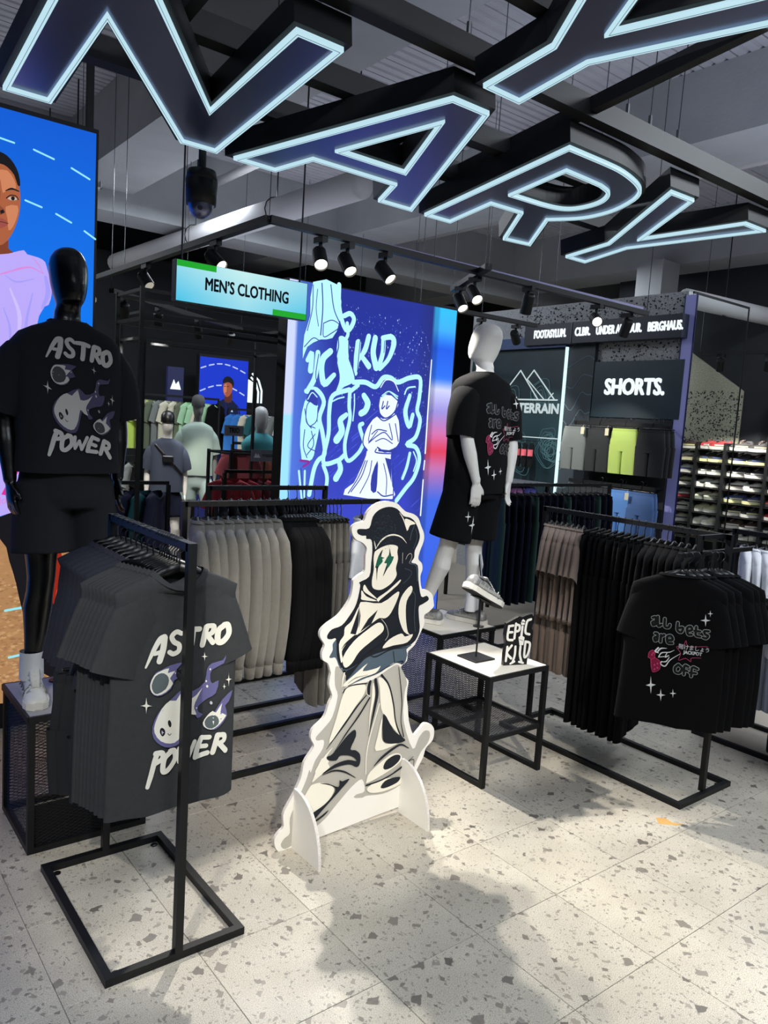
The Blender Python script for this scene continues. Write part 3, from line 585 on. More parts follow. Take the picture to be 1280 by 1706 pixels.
# ------------------------------------------------------------------ the room shell
def terrazzo():
    m = bpy.data.materials.new('terrazzo_tile')
    m.use_nodes = True
    nt = m.node_tree
    N, L = nt.nodes.new, nt.links.new
    b = nt.nodes['Principled BSDF']
    geo, oi = N('ShaderNodeNewGeometry'), N('ShaderNodeObjectInfo')
    sc = N('ShaderNodeVectorMath'); sc.operation = 'SCALE'
    cmb = N('ShaderNodeCombineXYZ')
    L(oi.outputs['Random'], cmb.inputs[0]); L(oi.outputs['Random'], cmb.inputs[2])
    L(cmb.outputs[0], sc.inputs[0]); sc.inputs['Scale'].default_value = 40
    add = N('ShaderNodeVectorMath')
    L(geo.outputs['Position'], add.inputs[0]); L(sc.outputs[0], add.inputs[1])
    warp = N('ShaderNodeTexNoise'); warp.inputs['Scale'].default_value = 22
    L(add.outputs[0], warp.inputs['Vector'])
    wv = N('ShaderNodeVectorMath'); wv.operation = 'MULTIPLY_ADD'
    wv.inputs[1].default_value = (.05, .05, 0)
    L(warp.outputs['Color'], wv.inputs[0]); L(add.outputs[0], wv.inputs[2])

    def mth(op, a, c=None):
        n = N('ShaderNodeMath'); n.operation = op
        for i, x in enumerate((a, c)):
            if x is None:
                continue
            if isinstance(x, (int, float)):
                n.inputs[i].default_value = x
            else:
                L(x, n.inputs[i])
        return n.outputs[0]

    def mix(f, a, c):
        n = N('ShaderNodeMix'); n.data_type = 'RGBA'
        L(f, n.inputs[0])
        for i, x in ((6, a), (7, c)):
            if isinstance(x, tuple):
                n.inputs[i].default_value = lin(x) + (1,)
            else:
                L(x, n.inputs[i])
        return n.outputs[2]

    def chips(scale, keep, size, metric):
        v = N('ShaderNodeTexVoronoi'); v.voronoi_dimensions = '2D'; v.distance = metric
        v.inputs['Scale'].default_value = scale
        L(wv.outputs[0], v.inputs['Vector'])
        sp = N('ShaderNodeSeparateColor'); L(v.outputs['Color'], sp.inputs[0])
        r = mth('MULTIPLY', mth('MAXIMUM', mth('SUBTRACT', sp.outputs[0], keep), 0), size)
        return mth('MULTIPLY', mth('GREATER_THAN', mth('SUBTRACT', r, v.outputs['Distance']), 0), 1), sp.outputs[1]
    n1 = N('ShaderNodeTexNoise'); n1.inputs['Scale'].default_value = 5; n1.inputs['Detail'].default_value = 6
    L(add.outputs[0], n1.inputs['Vector'])
    base = mix(n1.outputs['Fac'], (178, 171, 156), (212, 205, 190))
    n2 = N('ShaderNodeTexNoise'); n2.inputs['Scale'].default_value = 300; n2.inputs['Detail'].default_value = 2
    L(geo.outputs['Position'], n2.inputs['Vector'])
    n3 = N('ShaderNodeTexNoise'); n3.inputs['Scale'].default_value = 3.2
    L(add.outputs[0], n3.inputs['Vector'])
    sp_amt = mth('MULTIPLY', mth('GREATER_THAN', mth('ADD', n2.outputs['Fac'], mth('MULTIPLY', n3.outputs['Fac'], .18)), .62), .6)
    base = mix(sp_amt, base, (126, 118, 105))
    f, c = chips(62, .58, .9, 'EUCLIDEAN')
    base = mix(mth('MULTIPLY', f, .75), base, mix(c, (120, 113, 104), (150, 143, 133)))
    f, c = chips(24, .6, .95, 'MANHATTAN')
    base = mix(mth('MULTIPLY', f, .85), base, mix(c, (104, 97, 89), (150, 142, 131)))
    f, c = chips(9.5, .55, .6, 'MANHATTAN')
    base = mix(mth('MULTIPLY', f, .9), base, mix(c, (86, 80, 74), (128, 121, 112)))
    L(base, b.inputs['Base Color'])
    b.inputs['Roughness'].default_value = .38
    b.inputs['Specular IOR Level'].default_value = .4
    return m


M_TERR = terrazzo()
M_PLAIN = mat('smooth_beige_floor', (176, 166, 152), .45, noise=(1.5, .08))
mb = MB().box(-4, 13, -3, 13.5, -.12, -.012)
floor = struct(mb.build('floor', mat('tile_grout', (92, 86, 80), .9)))
h, e, t = .4481 / 2, .0012, .012
rings = [[(sx * a, sy * a, z) for sx, sy in ((-1, -1), (1, -1), (1, 1), (-1, 1))] for a, z in ((h, -t), (h, -e), (h - e, 0))]
tile_me = MB().loft(rings, 1, 1).mesh('tile')
tile_me.materials.append(M_TERR)
for i in range(-3, 9):
    for j in range(-2, 13):
        o = bpy.data.objects.new('tile', tile_me)
        COL.objects.link(o)
        o.parent = floor
        o.location = (.662 + .4497 * (i + .5), 1.377 + .4497 * (j + .5), 0)
        o.rotation_euler = (0, 0, PI / 2 * ((i * 7 + j * 3) % 4))
MB().box(4.712, 13, -3, 13.5, -.014, 0).build('aisle_slab', M_PLAIN, floor)
MB().box(-4, 4.711, 7.223, 13.5, -.014, 0).build('aisle_slab', M_PLAIN, floor)
MB().box(-4, -.688, -3, 7.222, -.014, 0).build('aisle_slab', M_TERR, floor)

a = [(3.36, 1.93), (3.40, 1.975), (3.44, 1.95), (3.43, 1.9), (3.47, 1.86), (3.42, 1.875), (3.39, 1.905)]
MB().add([(x, y, .0006) for x, y in a], [tuple(range(len(a)))]).build('orange_scuff', mat('orange_scuff', (196, 150, 84), .8), floor)
struct(MB().box(-4, 13, 13.5, 13.7, 0, 5.2).build('wall_back', M_WALLDK))
struct(MB().box(13, 13.2, -3, 13.5, 0, 5.2).build('wall_right', M_WALLDK))
struct(MB().box(-4.2, -4, -3, 13.5, 0, 5.2).build('wall_left', M_WALLDK))
struct(MB().box(-4, 13, -3.2, -3, 0, 5.2).build('light_closing_wall', mat('closing_wall_grey', (120, 118, 116), .9)))  # added behind the camera, across the open side, to hold the light in
ceil = struct(MB().box(-4, 13, -3, 13.5, 5.06, 5.2).build('ceiling', M_GAP))
prof = [(0, 0), (.07, 0), (.08, .018), (.1, .018), (.11, 0), (.18, 0), (.19, .018), (.21, .018), (.22, 0), (.286, 0), (.286, .05), (0, .05)]
pm = MB().loft([[(x, y, z) for y, z in prof] for x in (-4, 13)], 1, 1).mesh('panel')
pm.materials.append(M_DECK)
for k in range(55):
    o = bpy.data.objects.new('panel', pm)
    COL.objects.link(o)
    o.parent = ceil
    o.location = (0, -3 + .3 * k, 5.0)
for k, (x, w, z) in enumerate(((2.62, .7, 4.34), (6.2, .75, 4.4), (9.8, .7, 4.3))):
    struct(MB().box(x, x + w, -3, 13.5, z, 5.0).build('ceiling_beam', M_CONC))
struct(MB().box(-4, 13, 9.3, 9.9, 4.1, 5.0).build('ceiling_beam', M_CONC))
struct(MB().box(9.4, 9.8, 6.2, 6.6, 0, 4.3).build('pillar', M_CONC))


def pipe(pts, r, label, cat='pipe', name='ceiling_pipe', m=None, clamps=()):
    t = thing(name, label, cat, pts[0])
    MB().tube(pts, r, 14).build('pipe_run', m or M_PIPE, t, True)
    for c in clamps:
        c = Vector(c)
        MB().tube([c + Vector((math.cos(a) * (r + .006), 0, math.sin(a) * (r + .006))) for a in np.linspace(0, 2 * PI, 13)], .006, 5).bar(c + Vector((0, 0, r)), (c.x, c.y, 5.0), .01).build('pipe_hanger', M_DKMETAL, t)
    return t


pipe([(4.17, -2, 4.6), (4.18, 9.2, 4.6)], .05, 'pale sprinkler pipe under the ribbed ceiling above the hanging letters', clamps=[(4.17, 3.6, 4.6), (4.17, 6, 4.6)])
pipe([(7.55, -2, 4.62), (7.52, 9.2, 4.62)], .05, 'pale pipe under the ceiling beyond the concrete beam on the far right side', clamps=[(7.54, 4.4, 4.62)])
pipe([(4.1, 5.8, 3.95), (3.9, 12.5, 3.95)], .13, 'thick pale round duct beyond the hanging security camera', 'duct', 'air_duct', clamps=[(4.05, 7.2, 3.95), (3.98, 9, 3.95)])
pipe([(8.4, 5.2, 3.55), (12.5, 5.0, 3.6)], .11, 'thick pale pipe behind the top of the lavender column', clamps=[(9.2, 5.15, 3.56)])
t = thing('cable_tray', 'perforated pale cable tray below the ceiling left of the duct', 'cable tray', (2.2, 9.0, 4.0))
b = MB()
for k in range(24):
    b.box(2.2, 2.55, 8.0 + k * .1, 8.05 + k * .1, 3.98, 3.99)
b.box(2.2, 2.21, 8, 10.4, 3.98, 4.05).box(2.54, 2.55, 8, 10.4, 3.98, 4.05)
b.build('tray', M_PIPE, t)
for y in (8.2, 9.2, 10.2):
    MB().bar((2.37, y, 3.98), (2.37, y, 5), .012).build('hanger_rod', M_DKMETAL, t)

def ctop(x, y):
    """underside of whatever is overhead: a beam or the metal deck"""
    for x0, x1, z in ((2.62, 3.32, 4.34), (6.2, 6.95, 4.4), (9.8, 10.5, 4.3)):
        if x0 - .01 < x < x1 + .01:
            return z
    return 4.1 if 9.29 < y < 9.91 else 4.995


# ------------------------------------------------------------------ the hanging illuminated letters
tau = R(7)
SIGN = frame((0, 0, 1.85 + 1.3), (1, 0, 0), (0, -math.cos(tau), math.sin(tau)))
Nl = [(.57, -2.76), (.57, -1.975), (.716, -1.975), (1.138, -2.51), (1.138, -1.972), (1.29, -1.972), (1.287, -2.772), (1.15, -2.772), (.709, -2.225), (.706, -2.76)]
A0 = [(1.367, -2.783), (1.727, -1.978), (1.888, -1.978), (2.234, -2.787), (2.05, -2.787), (1.996, -2.617), (1.607, -2.617), (1.541, -2.785)]
A1 = [(1.651, -2.498), (1.805, -2.128), (1.954, -2.498)]
R0, R1 = shapes('R')


def bow(l, i, j):
    return l[:i] + [tuple(map(float, p)) for p in crom([np.array(p) for p in l[i:j + 1]], 3)] + l[j + 1:]


R0, R1 = bow(R0, 2, 11), bow(R1, 3, 10)
Yl = shapes('Y')[0]
Y2 = [(1.753, -1.864), (1.757, -1.597), (1.43, -1.045), (1.6, -1.045), (1.835, -1.455), (2.062, -1.045), (2.227, -1.045), (1.91, -1.59), (1.914, -1.866)]
LET = [('letter N, the leftmost of the lower row, above the blue screen', [Nl]),
       ('letter A of the lower row, its face lit violet blue', [A0, A1]),
       ('letter R of the lower row between the A and the Y', [R0, R1]),
       ('smaller letter Y at the far end of the lower row', [Yl]),
       ('large letter Y of the upper row in front of the concrete beam', [Y2]),
       ('letter cut off by the top of the frame, only a lit corner shows', [[(u - .375, v + .91) for u, v in Nl]])]
for lab, loops in LET:
    c = SIGN(sum(p[0] for p in loops[0]) / len(loops[0]), sum(p[1] for p in loops[0]) / len(loops[0]))
    t = thing('sign_letter', 'black hanging ' + lab, 'sign letter', c, 0, 'hanging sign letters with lit outlines')
    sg = [1, -1]
    grow = lambda d: [offset_poly(l, d * s) for l, s in zip(loops, sg)]
    MB().prism(grow(.02), SIGN, -.085, -.004).build('housing', M_BLACK, t)
    MB().prism(grow(-.012), SIGN, -.003, .001).build('face', M_FACE, t)
    b, g = MB(), MB()
    for l, s in zip(loops, sg):
        a, i, i2 = offset_poly(l, .003 * s), offset_poly(l, -.0125 * s), offset_poly(l, -.0047 * s)
        n = len(l)
        for o1, o2, d in ((a, i2, 0), (i2, i, .0)):
            for k in range(n):
                q = (k + 1) % n
                b.add([SIGN(*o1[k], -.003), SIGN(*o1[q], -.003), SIGN(*o1[q], .012), SIGN(*o1[k], .012), SIGN(*o2[k], .012), SIGN(*o2[q], .012), SIGN(*o2[q], -.003), SIGN(*o2[k], -.003)],
                      [(0, 1, 2, 3), (3, 2, 5, 4), (4, 5, 6, 7)])
        for k in range(n):
            q = (k + 1) % n
            g.bar(SIGN(*i2[k], .0125), SIGN(*i2[q], .0125), .0014)
    b.build('light_tube', M_TUBE, t)
    g.build('tube_seam', mat('tube_seam_grey', (120, 150, 165), .4, emit=.7), t)
t = thing('hanging_gantry', 'black rail gantry carrying the hanging letters below the ceiling', 'frame', SIGN(1.8, -1.9, -.22))
for v, u0, u1 in ((-1.93, .2, 3.9), (-2.32, -.3, 3.3), (-2.62, .66, 3.55), (-1.62, .2, 2.0), (-1.2, .2, 2.35)):
    MB().prism([[(u0, v - .024), (u1, v - .024), (u1, v + .024), (u0, v + .024)]], SIGN, -.17, -.09).build('rail', M_BLACK, t)
for u in (.95, 1.93, 2.36):
    MB().prism([[(u - .02, -2.6), (u + .02, -2.6), (u + .02, -1.2), (u - .02, -1.2)]], SIGN, -.16, -.11).build('cross_bar', M_BLACK, t)
MB().bar(SIGN(.95, -2.2, -.13), SIGN(.95, -2.2, -1.4), .035).build('hanger_post', M_BLACK, t)
MB().bar(SIGN(.66, -2.3, -.13), SIGN(.66, -2.3, -1.4), .012).build('hanger_post', M_DKMETAL, t)
for u, v in ((1.45, -1.93), (1.6, -1.62), (1.75, -1.93), (2.3, -1.2), (2.6, -1.93), (2.75, -1.93), (2.95, -1.93), (3.75, -1.93), (1.9, -1.62), (3.3, -2.6), (2.0, -1.2)):
    p = SIGN(u, v, -.17)
    MB().tube([p, (p.x + .02, p.y, ctop(p.x + .02, p.y))], .0025, 5).cyl(p, p + Vector((0, 0, .05)), .008, 8).build('suspension_wire', M_HOOK, t)

# dome camera under the frame
p = SIGN(1.24, -2.78, -.05)
t = thing('security_camera', 'black dome security camera hanging below the letter N', 'camera', p)
MB().cyl(p, p - Vector((0, 0, .16)), .014, 10).build('drop_pole', M_BLACK, t)
MB().cyl(p - Vector((0, 0, .13)), p - Vector((0, 0, .165)), .05, 20, .058).cyl(p - Vector((0, 0, .165)), p - Vector((0, 0, .25)), .058, 20, .055).build('body', M_BLACK, t, True)
b = MB()
c = p - Vector((0, 0, .25))
b.loft([[c + Vector((math.cos(a) * .046 * math.cos(q), math.sin(a) * .046 * math.cos(q), -.05 * math.sin(q))) for a in np.linspace(0, 2 * PI, 21)[:-1]] for q in np.linspace(0, 1.5, 7)], 0, 1)
b.build('dome', M_FACE, t, True)
MB().cyl(c + Vector((-.02, -.035, -.02)), c + Vector((-.024, -.05, -.024)), .008, 10).build('lens', M_HOOK, t)

# ------------------------------------------------------------------ lighting tracks and spotlights
def track(pts, label, z):
    t = thing('lighting_track', label, 'lighting track', pts[0])
    for a, b in zip(pts, pts[1:]):
        MB().bar(a, b, .05, .04).build('track_bar', M_BLACK, t)
        d = Vector(b) - Vector(a)
        k = int(d.length / 1.3) + 1
        for i in range(k + 1):
            q = Vector(a) + d * (i / k)
            MB().tube([q, (q.x, q.y, ctop(q.x, q.y))], .003, 5).build('suspension_wire', M_HOOK, t)
    return t


track([(2.24, 7.6, 2.98), (2.24, 4.06, 2.98), (6.1, 4.14, 2.98)], 'long black lighting track with a corner above the men\'s clothing sign', 2.98)
track([(3.86, 3.9, 2.975), (4.32, 4.75, 2.975)], 'short black lighting track above the wide lit video column', 3.0)
track([(4.7, 5.6, 2.99), (6.3, 5.6, 2.99)], 'black lighting track before the dark header of shop names', 3.1)
b = MB().box(2.5, 6.0, 4.11, 4.15, 3.0, 3.02)
tag(b.build('ceiling_batten', mat('pale_batten', (150, 148, 190), .5)), 'pale lilac batten lying along the top of the black track', 'batten')


def spotlight(x, y, z, aim, label, lit=0, L=.15, r=.044):
    t = thing('spotlight', 'black cylindrical spotlight ' + label, 'spotlight', (x, y, z), 0, 'track spotlights')
    d = Vector(aim).normalized()
    c = Vector((x, y, z - .12))
    a, b = c - d * L * .45, c + d * L * .55
    MB().box(x - .02, x + .02, y - .05, y + .05, z - .035, z).cyl((x, y, z - .03), (x, y, z - .06), .012, 8).build('track_adapter', M_BLACK, t)
    MB().cyl((x, y, z - .05), c - d * .02, .011, 8).build('stem', M_BLACK, t)
    n = 20
    e = d.orthogonal().normalized()
    f = d.cross(e)
    rr = [(a, r * .86), (a + d * .012, r), (b, r), (b, r * .9), (b - d * .018, r * .84)]
    MB().loft([[q + (e * math.cos(2 * PI * k / n) + f * math.sin(2 * PI * k / n)) * s for k in range(n)] for q, s in rr], 1, 0).build('lamp_body', M_BLACK, t)
    MB().cyl(b - d * .02, b - d * .014, r * .85, 20).build('lens', M_LENS if lit else mat('dim_lens', (190, 185, 170), .3, emit=.8), t)
    if lit:
        spot_lamp('spot_beam', b + d * .01, b + d * 3, lit, 44, .5, (1, .95, .86), .03).parent = None
    return t


SP = [((2.24, 5.95), (.2, -1, -.9), 0, 'on the track left of the men\'s clothing sign'),
      ((2.24, 4.75), (.3, -1, -.75), 6, 'just above the men\'s clothing sign'),
      ((2.62, 4.1), (-.42, -1, -1.05), 300, 'first right of the track corner, lens lit'),
      ((2.82, 4.1), (-.08, -1, -1.1), 400, 'second right of the track corner, lens lit'),
      ((3.12, 4.1), (.2, -1, -1.0), 330, 'third right of the track corner, lens lit'),
      ((4.2, 4.53), (-.2, -1, -1.1), 20, 'tilted down, left of a pair over the video column'),
      ((4.01, 4.18), (-.3, -1, -.9), 20, 'tilted, right of a pair over the video column'),
      ((4.5, 4.1), (.25, .5, -1.3), 0, 'dark, by the white mannequin\'s head'),
      ((5.4, 4.15), (-.5, -.6, -.35), 12, 'glaring before the shop name header'),
      ((5.5, 5.6), (1, -.2, -.75), 150, 'added on the short track to light the hanging shorts'),  # this spotlight and the next are added to brighten the shorts wall
      ((6.0, 5.6), (1, .5, -.8), 120, 'added on the short track to light the twin peaks panel'),
      ((5.9, 4.2), (.2, .5, -1), 6, 'at the far end of the long track'),
      ((2.24, 7.3), (.1, -1, -.9), 0, 'farthest, beside the edge of the blue screen')]
for (x, y), aim, lit, lab in SP:
    spotlight(x, y, 2.96, aim, lab, lit)

# ------------------------------------------------------------------ hanging department sign
M_SIGNLIT = None
PALS = {'B': (96, 205, 232), 'T': (16, 20, 26), 'G': (22, 168, 38)}
t = thing('hanging_sign', 'lit pale blue men\'s clothing sign with green corner strips', 'sign', (2.13, 4.25, 2.6))
MB().box(1.775, 2.645, 4.262, 4.315, 2.475, 2.705).build('light_box', M_BLACK, t)
a = Art(PALS, .001)
fr = FRONT(2.21, 4.26, 2.59)
n, mq = 12, 5
pts = [(-.43 + .86 * i / n, -.112 + .224 * j / mq) for j in range(mq + 1) for i in range(n + 1)]
a.raw(pts, [(j * (n + 1) + i, j * (n + 1) + i + 1, (j + 1) * (n + 1) + i + 1, (j + 1) * (n + 1) + i) for j in range(mq) for i in range(n)], lin((125, 215, 236)))
for k, (x, y) in enumerate(pts):
    w = min(1, max(0, 1 - abs(x) / .42)) * .5 + .5 * min(1, max(0, (y + .1) / .2))
    a.c[-len(pts) + k] = tuple(np.array(lin((70, 196, 232))) * (1 - w) + np.array(lin((198, 240, 240))) * w)
a.poly([[(-.43, .078), (-.19, .078), (-.19, .112), (-.43, .112)]], 'G')
a.poly([[(.19, -.112), (.43, -.112), (.43, -.076), (.19, -.076)]], 'G')
a.text('MEN\u2019S CLOTHING', .02, 0, .098, 'T', .0026, fit=.55)
M_PIX = attr_mat('lit_pixels', 1.0)
a.build('sign_face', M_PIX, fr, t)
for x in (1.82, 2.6):
    MB().tube([(x, 4.29, 2.7), (x, 4.29, ctop(x, 4.29))], .006, 6).build('suspension_rod', M_BLACK, t)

# ------------------------------------------------------------------ the blue screen on the left
PB = {'c': (150, 232, 246), 'g': (176, 132, 88), 'k': (17, 15, 20), 'r': (150, 34, 14), 'o': (214, 74, 20), 'h': (188, 170, 250), 'q': (216, 140, 222), 'b': (166, 158, 250), 'v': (206, 190, 255), 'm': (226, 40, 160), 'n': (128, 62, 38), 'f': (172, 96, 60), 'e': (208, 132, 92), 'd': (140, 74, 48), 'w': (196, 178, 170), 'l': (158, 76, 66)}
t = thing('video_screen', 'tall blue video screen showing a woman in a pale lilac hoodie', 'screen', (.5, 4.6, .25))
MB().box(-1.4, 1.445, 4.603, 4.72, .25, 3.385).build('cabinet', M_BLACK, t)
MB().box(-1.4, 1.445, 4.62, 4.72, 0, .25).build('base', M_BLACK, t)
MB().bar((1.41, 4.66, 3.38), (1.41, 4.66, 4.98), .035).build('ceiling_post', M_BLACK, t)
a = Art(PB, .0004)
nx, nz = 60, 80
pts = [(-2.8 + 2.8 * i / nx, .26 + 3.1 * j / nz) for j in range(nz + 1) for i in range(nx + 1)]
a.raw(pts, [(j * (nx + 1) + i, j * (nx + 1) + i + 1, (j + 1) * (nx + 1) + i + 1, (j + 1) * (nx + 1) + i) for j in range(nz) for i in range(nx)], lin((0, 100, 230)))
for k, (u, v) in enumerate(pts):
    q = min(1, max(0, (3.36 - v) / 1.5))
    a.c[k] = tuple(np.array(lin((6, 92, 214))) * (1 - q) + np.array(lin((0, 130, 252))) * q)
rs = random.Random(3)
a.load('screen', keep=lambda c: c == 'g')
for i in range(2600):
    u, v = -rs.random() * 1.1, .27 + .93 * rs.random() ** 1.3
    s = .004 + .006 * rs.random()
    cc = rs.choice([(96, 66, 40), (214, 172, 120), (140, 100, 60), (236, 200, 150), (120, 60, 70)] if v < .9 else [(160, 118, 76), (196, 152, 106), (186, 140, 94)])
    a.raw([(u - s * 2, v), (u, v - s), (u + s * 2, v), (u, v + s)], [(0, 1, 2, 3)], lin(cc))
a.load('screen', keep=lambda c: c != 'g')
a.build('screen_picture', M_PIX, FRONT(1.43, 4.6, 0), t)

# ------------------------------------------------------------------ the wide lit column with graffiti art
t = thing('video_column', 'wide video column playing glowing blue graffiti art', 'screen', (3.93, 5.26, 0))
MB().box(3.06, 4.81, 5.203, 5.33, 0, 2.915).build('cabinet', M_BLACK, t)
PL = {'C': (176, 234, 246), 'W': (226, 238, 252), 'B': (46, 58, 158), 'P': (128, 44, 150)}
a = Art(PL, .0003)
nx, nz = 56, 90
w, hh = 1.73, 2.9
pts = [(-.015 + w * i / nx, .005 + hh * j / nz) for j in range(nz + 1) for i in range(nx + 1)]
a.raw(pts, [(j * (nx + 1) + i, j * (nx + 1) + i + 1, (j + 1) * (nx + 1) + i + 1, (j + 1) * (nx + 1) + i) for j in range(nz) for i in range(nx)], (0, 0, 0))
strip = [(2.95, (40, 190, 250)), (2.72, (60, 170, 245)), (2.55, (30, 90, 225)), (2.3, (40, 110, 235)), (2.2, (200, 205, 245)), (2.0, (150, 140, 215)), (1.8, (205, 110, 170)), (1.65, (215, 60, 90)), (1.5, (190, 110, 170)), (1.2, (60, 100, 220)), (.0, (50, 90, 220))]
for k, (u, v) in enumerate(pts):
    if u > 1.46:
        vs = [s[0] for s in strip][::-1]
        c = [np.interp(v, vs, [s[1][i] for s in strip][::-1]) for i in range(3)]
        if u < 1.5:
            c = [x * .8 for x in c]
    elif u < .07:
        c = (196, 206, 246) if v > 1.9 else (150, 215, 246)
    else:
        q = min(1, max(0, (v - .8) / 2.0))
        c = np.array((58, 70, 196)) * (1 - q) + np.array((30, 44, 142)) * q
        q = min(1, max(0, (.42 - u) / .35))
        c = c * (1 - .6 * q) + np.array((96, 150, 236)) * .6 * q
        q = min(1, max(0, (u - 1.25) / .2))
        c = c * (1 - .45 * q) + np.array((28, 36, 92)) * .45 * q
    a.c[k] = lin(c)
for i in range(60):                                   # hatching of the lit background
    u = .35 + 1.05 * rs.random()
    v = 1.0 + 1.1 * rs.random()
    a.raw([(u, v), (u + .13, v + .1), (u + .13, v + .112), (u, v + .012)], [(0, 1, 2, 3)], lin((74, 90, 214)))
for i in range(520):                                  # star specks
    u = .5 + .92 * rs.random()
    v = 2.05 + .8 * rs.random() ** .8 - .1 * u
    s = .002 + .005 * rs.random() ** 2
    a.raw([(u - s, v), (u, v - s * 1.6), (u + s, v), (u, v + s * 1.6)], [(0, 1, 2, 3)], lin(rs.choice([(120, 140, 220), (180, 200, 245), (90, 110, 200)])))
a.load('led')
a.build('screen_picture', attr_mat('bright_pixels', 1.18), FRONT(3.08, 5.2, 0), t)


# ------------------------------------------------------------------ garments and hangers (made once at the origin, neck at z = 0, front facing -Y)
def garment_rings(rows, n=28, fold=0, seed=0, cy=0):
    rg = random.Random(seed)
    ph = [rg.random() * 6 for _ in range(4)]
    out = []
    zmin = rows[-1][0]
    for z, a, b in rows:
        ring = []
        for k in range(n):
            t = 2 * PI * k / n
            c, s = math.cos(t), math.sin(t)
            x = a * math.copysign(abs(c) ** .8, c)
            y = b * math.copysign(abs(s) ** .75, s)
            q = (z / zmin) ** 1.2 if zmin else 0
            y += fold * q * (math.sin(x * 26 + ph[0]) + .6 * math.sin(x * 47 + ph[1] + z * 3)) * (1 if s > 0 else .8)
            x += fold * .5 * q * math.sin(ph[2] + z * 9)
            ring.append((x, y + cy, z))
        out.append(ring)
    return out


def tee(mb, L=.70, W=.25, t=.022, sleeve=.26, fold=.006, seed=0, droop=.62, scoop=.055):
    rows = [(0, .085, .03), (-.012, .105, .034), (-.035, .165, .034), (-.06, .215, .032), (-.09, W - .012, .03), (-.15, W - .005, t), (-.25, W, t), (-.4, W, t * 1.05), (-.55, W + .004, t * 1.15), (-L, W + .008, t * 1.25)]
    rg_ = garment_rings(rows, 36, fold=fold, seed=seed)
    for i_ in range(3):
        rg_[i_] = [(x, y, z - max(0, scoop * (1 - (x / .098) ** 2) * (1 - i_ * .12)) if y < -.001 and abs(x) < .098 else z) for x, y, z in rg_[i_]]
    mb.loft(rg_)
    for s in (-1, 1):
        x_ = W - .06 - .05 * math.sin(droop)
        p0, p1 = Vector((s * x_, 0, -.075)), Vector((s * (x_ + sleeve * math.cos(droop)), 0, -.075 - sleeve * math.sin(droop)))
        pts = [p0.lerp(p1, q) for q in (0, .25, .5, .75, 1)]
        mb.tube(pts, [(.05, .03), (.085, .03), (.09, .026), (.092, .024), (.094, .024)], 16, 0, ref=(0, 0, 1))
    return mb


def long_sleeves(mb, W, seed=0, L=.62, t=.032):
    rg = random.Random(seed)
    for s in (-1, 1):
        pts = [(s * (W - .06), 0, -.07), (s * (W + .03), -.0, -.13), (s * (W + .075), -.005, -.24), (s * (W + .085), -.012 + .02 * rg.random(), -.4), (s * (W + .08), -.01 + .02 * rg.random(), -.56), (s * (W + .075), 0, -.07 - L)]
        mb.tube(pts, [(.06, .03), (.085, t), (.075, t), (.066, t), (.058, t), (.045, t * .8)], 14, 1, ref=(0, 0, 1) if 0 else None)
    return mb


def collar(mb, a=.086, b=.036, z=.006, drop=.055, w=.018):
    r1, r2 = [], []
    for k in range(24):
        t = 2 * PI * k / 24
        f = max(0, 1 - math.cos(t) ** 2) if math.sin(t) < 0 else 0
        zz = z - drop * f
        r1.append((a * math.cos(t), b * math.sin(t) - .002 * f, zz))
        r2.append(((a + w) * math.cos(t), (b + .008) * math.sin(t) - .002 * f, zz - w * .6))
    return mb.loft([r1, r2])


def proto_root(name):
    return thing(name, '-', '-', (0, 0, 0))


def make_hanger(wide=.165):
    t = proto_root('clothes_hanger')
    b = MB()
    for s in (-1, 1):
        b.tube([(0, 0, .006), (s * wide * .35, 0, -.012), (s * wide * .75, 0, -.048), (s * wide, 0, -.075)], [(.017, .007), (.016, .008), (.013, .011), (.006, .009)], 8, 1, ref=(0, 0, 1))
    b.build('shoulder_bar', M_HANGER, t, True)
    MB().tube([(0, 0, .015), (0, 0, .055)] + [(.017 * math.sin(a) - 0, 0, .085 - .017 * math.cos(a) * 1.0) for a in np.linspace(.0, 4.2, 9)][1:] if 0 else
              [(0, 0, .012), (0, 0, .05), (.012, 0, .062), (.019, 0, .078), (.017, 0, .093), (.006, 0, .104), (-.008, 0, .103), (-.018, 0, .092)], .0025, 6).build('hook', M_HOOK, t, True)
    return t


def make_clip_hanger():
    t = proto_root('clip_hanger')
    MB().tube([(-.15, 0, 0), (.15, 0, 0)], .006, 8).build('bar', M_HANGER, t)
    for s in (-1, 1):
        MB().cbox((s * .11, 0, -.015), .022, .018, .045, .003).build('clip', M_HANGER, t)
    MB().tube([(0, 0, 0), (0, 0, .05), (.012, 0, .062), (.019, 0, .078), (.017, 0, .093), (.006, 0, .104), (-.008, 0, .103), (-.018, 0, .092)], .0025, 6).build('hook', M_HOOK, t, True)
    return t


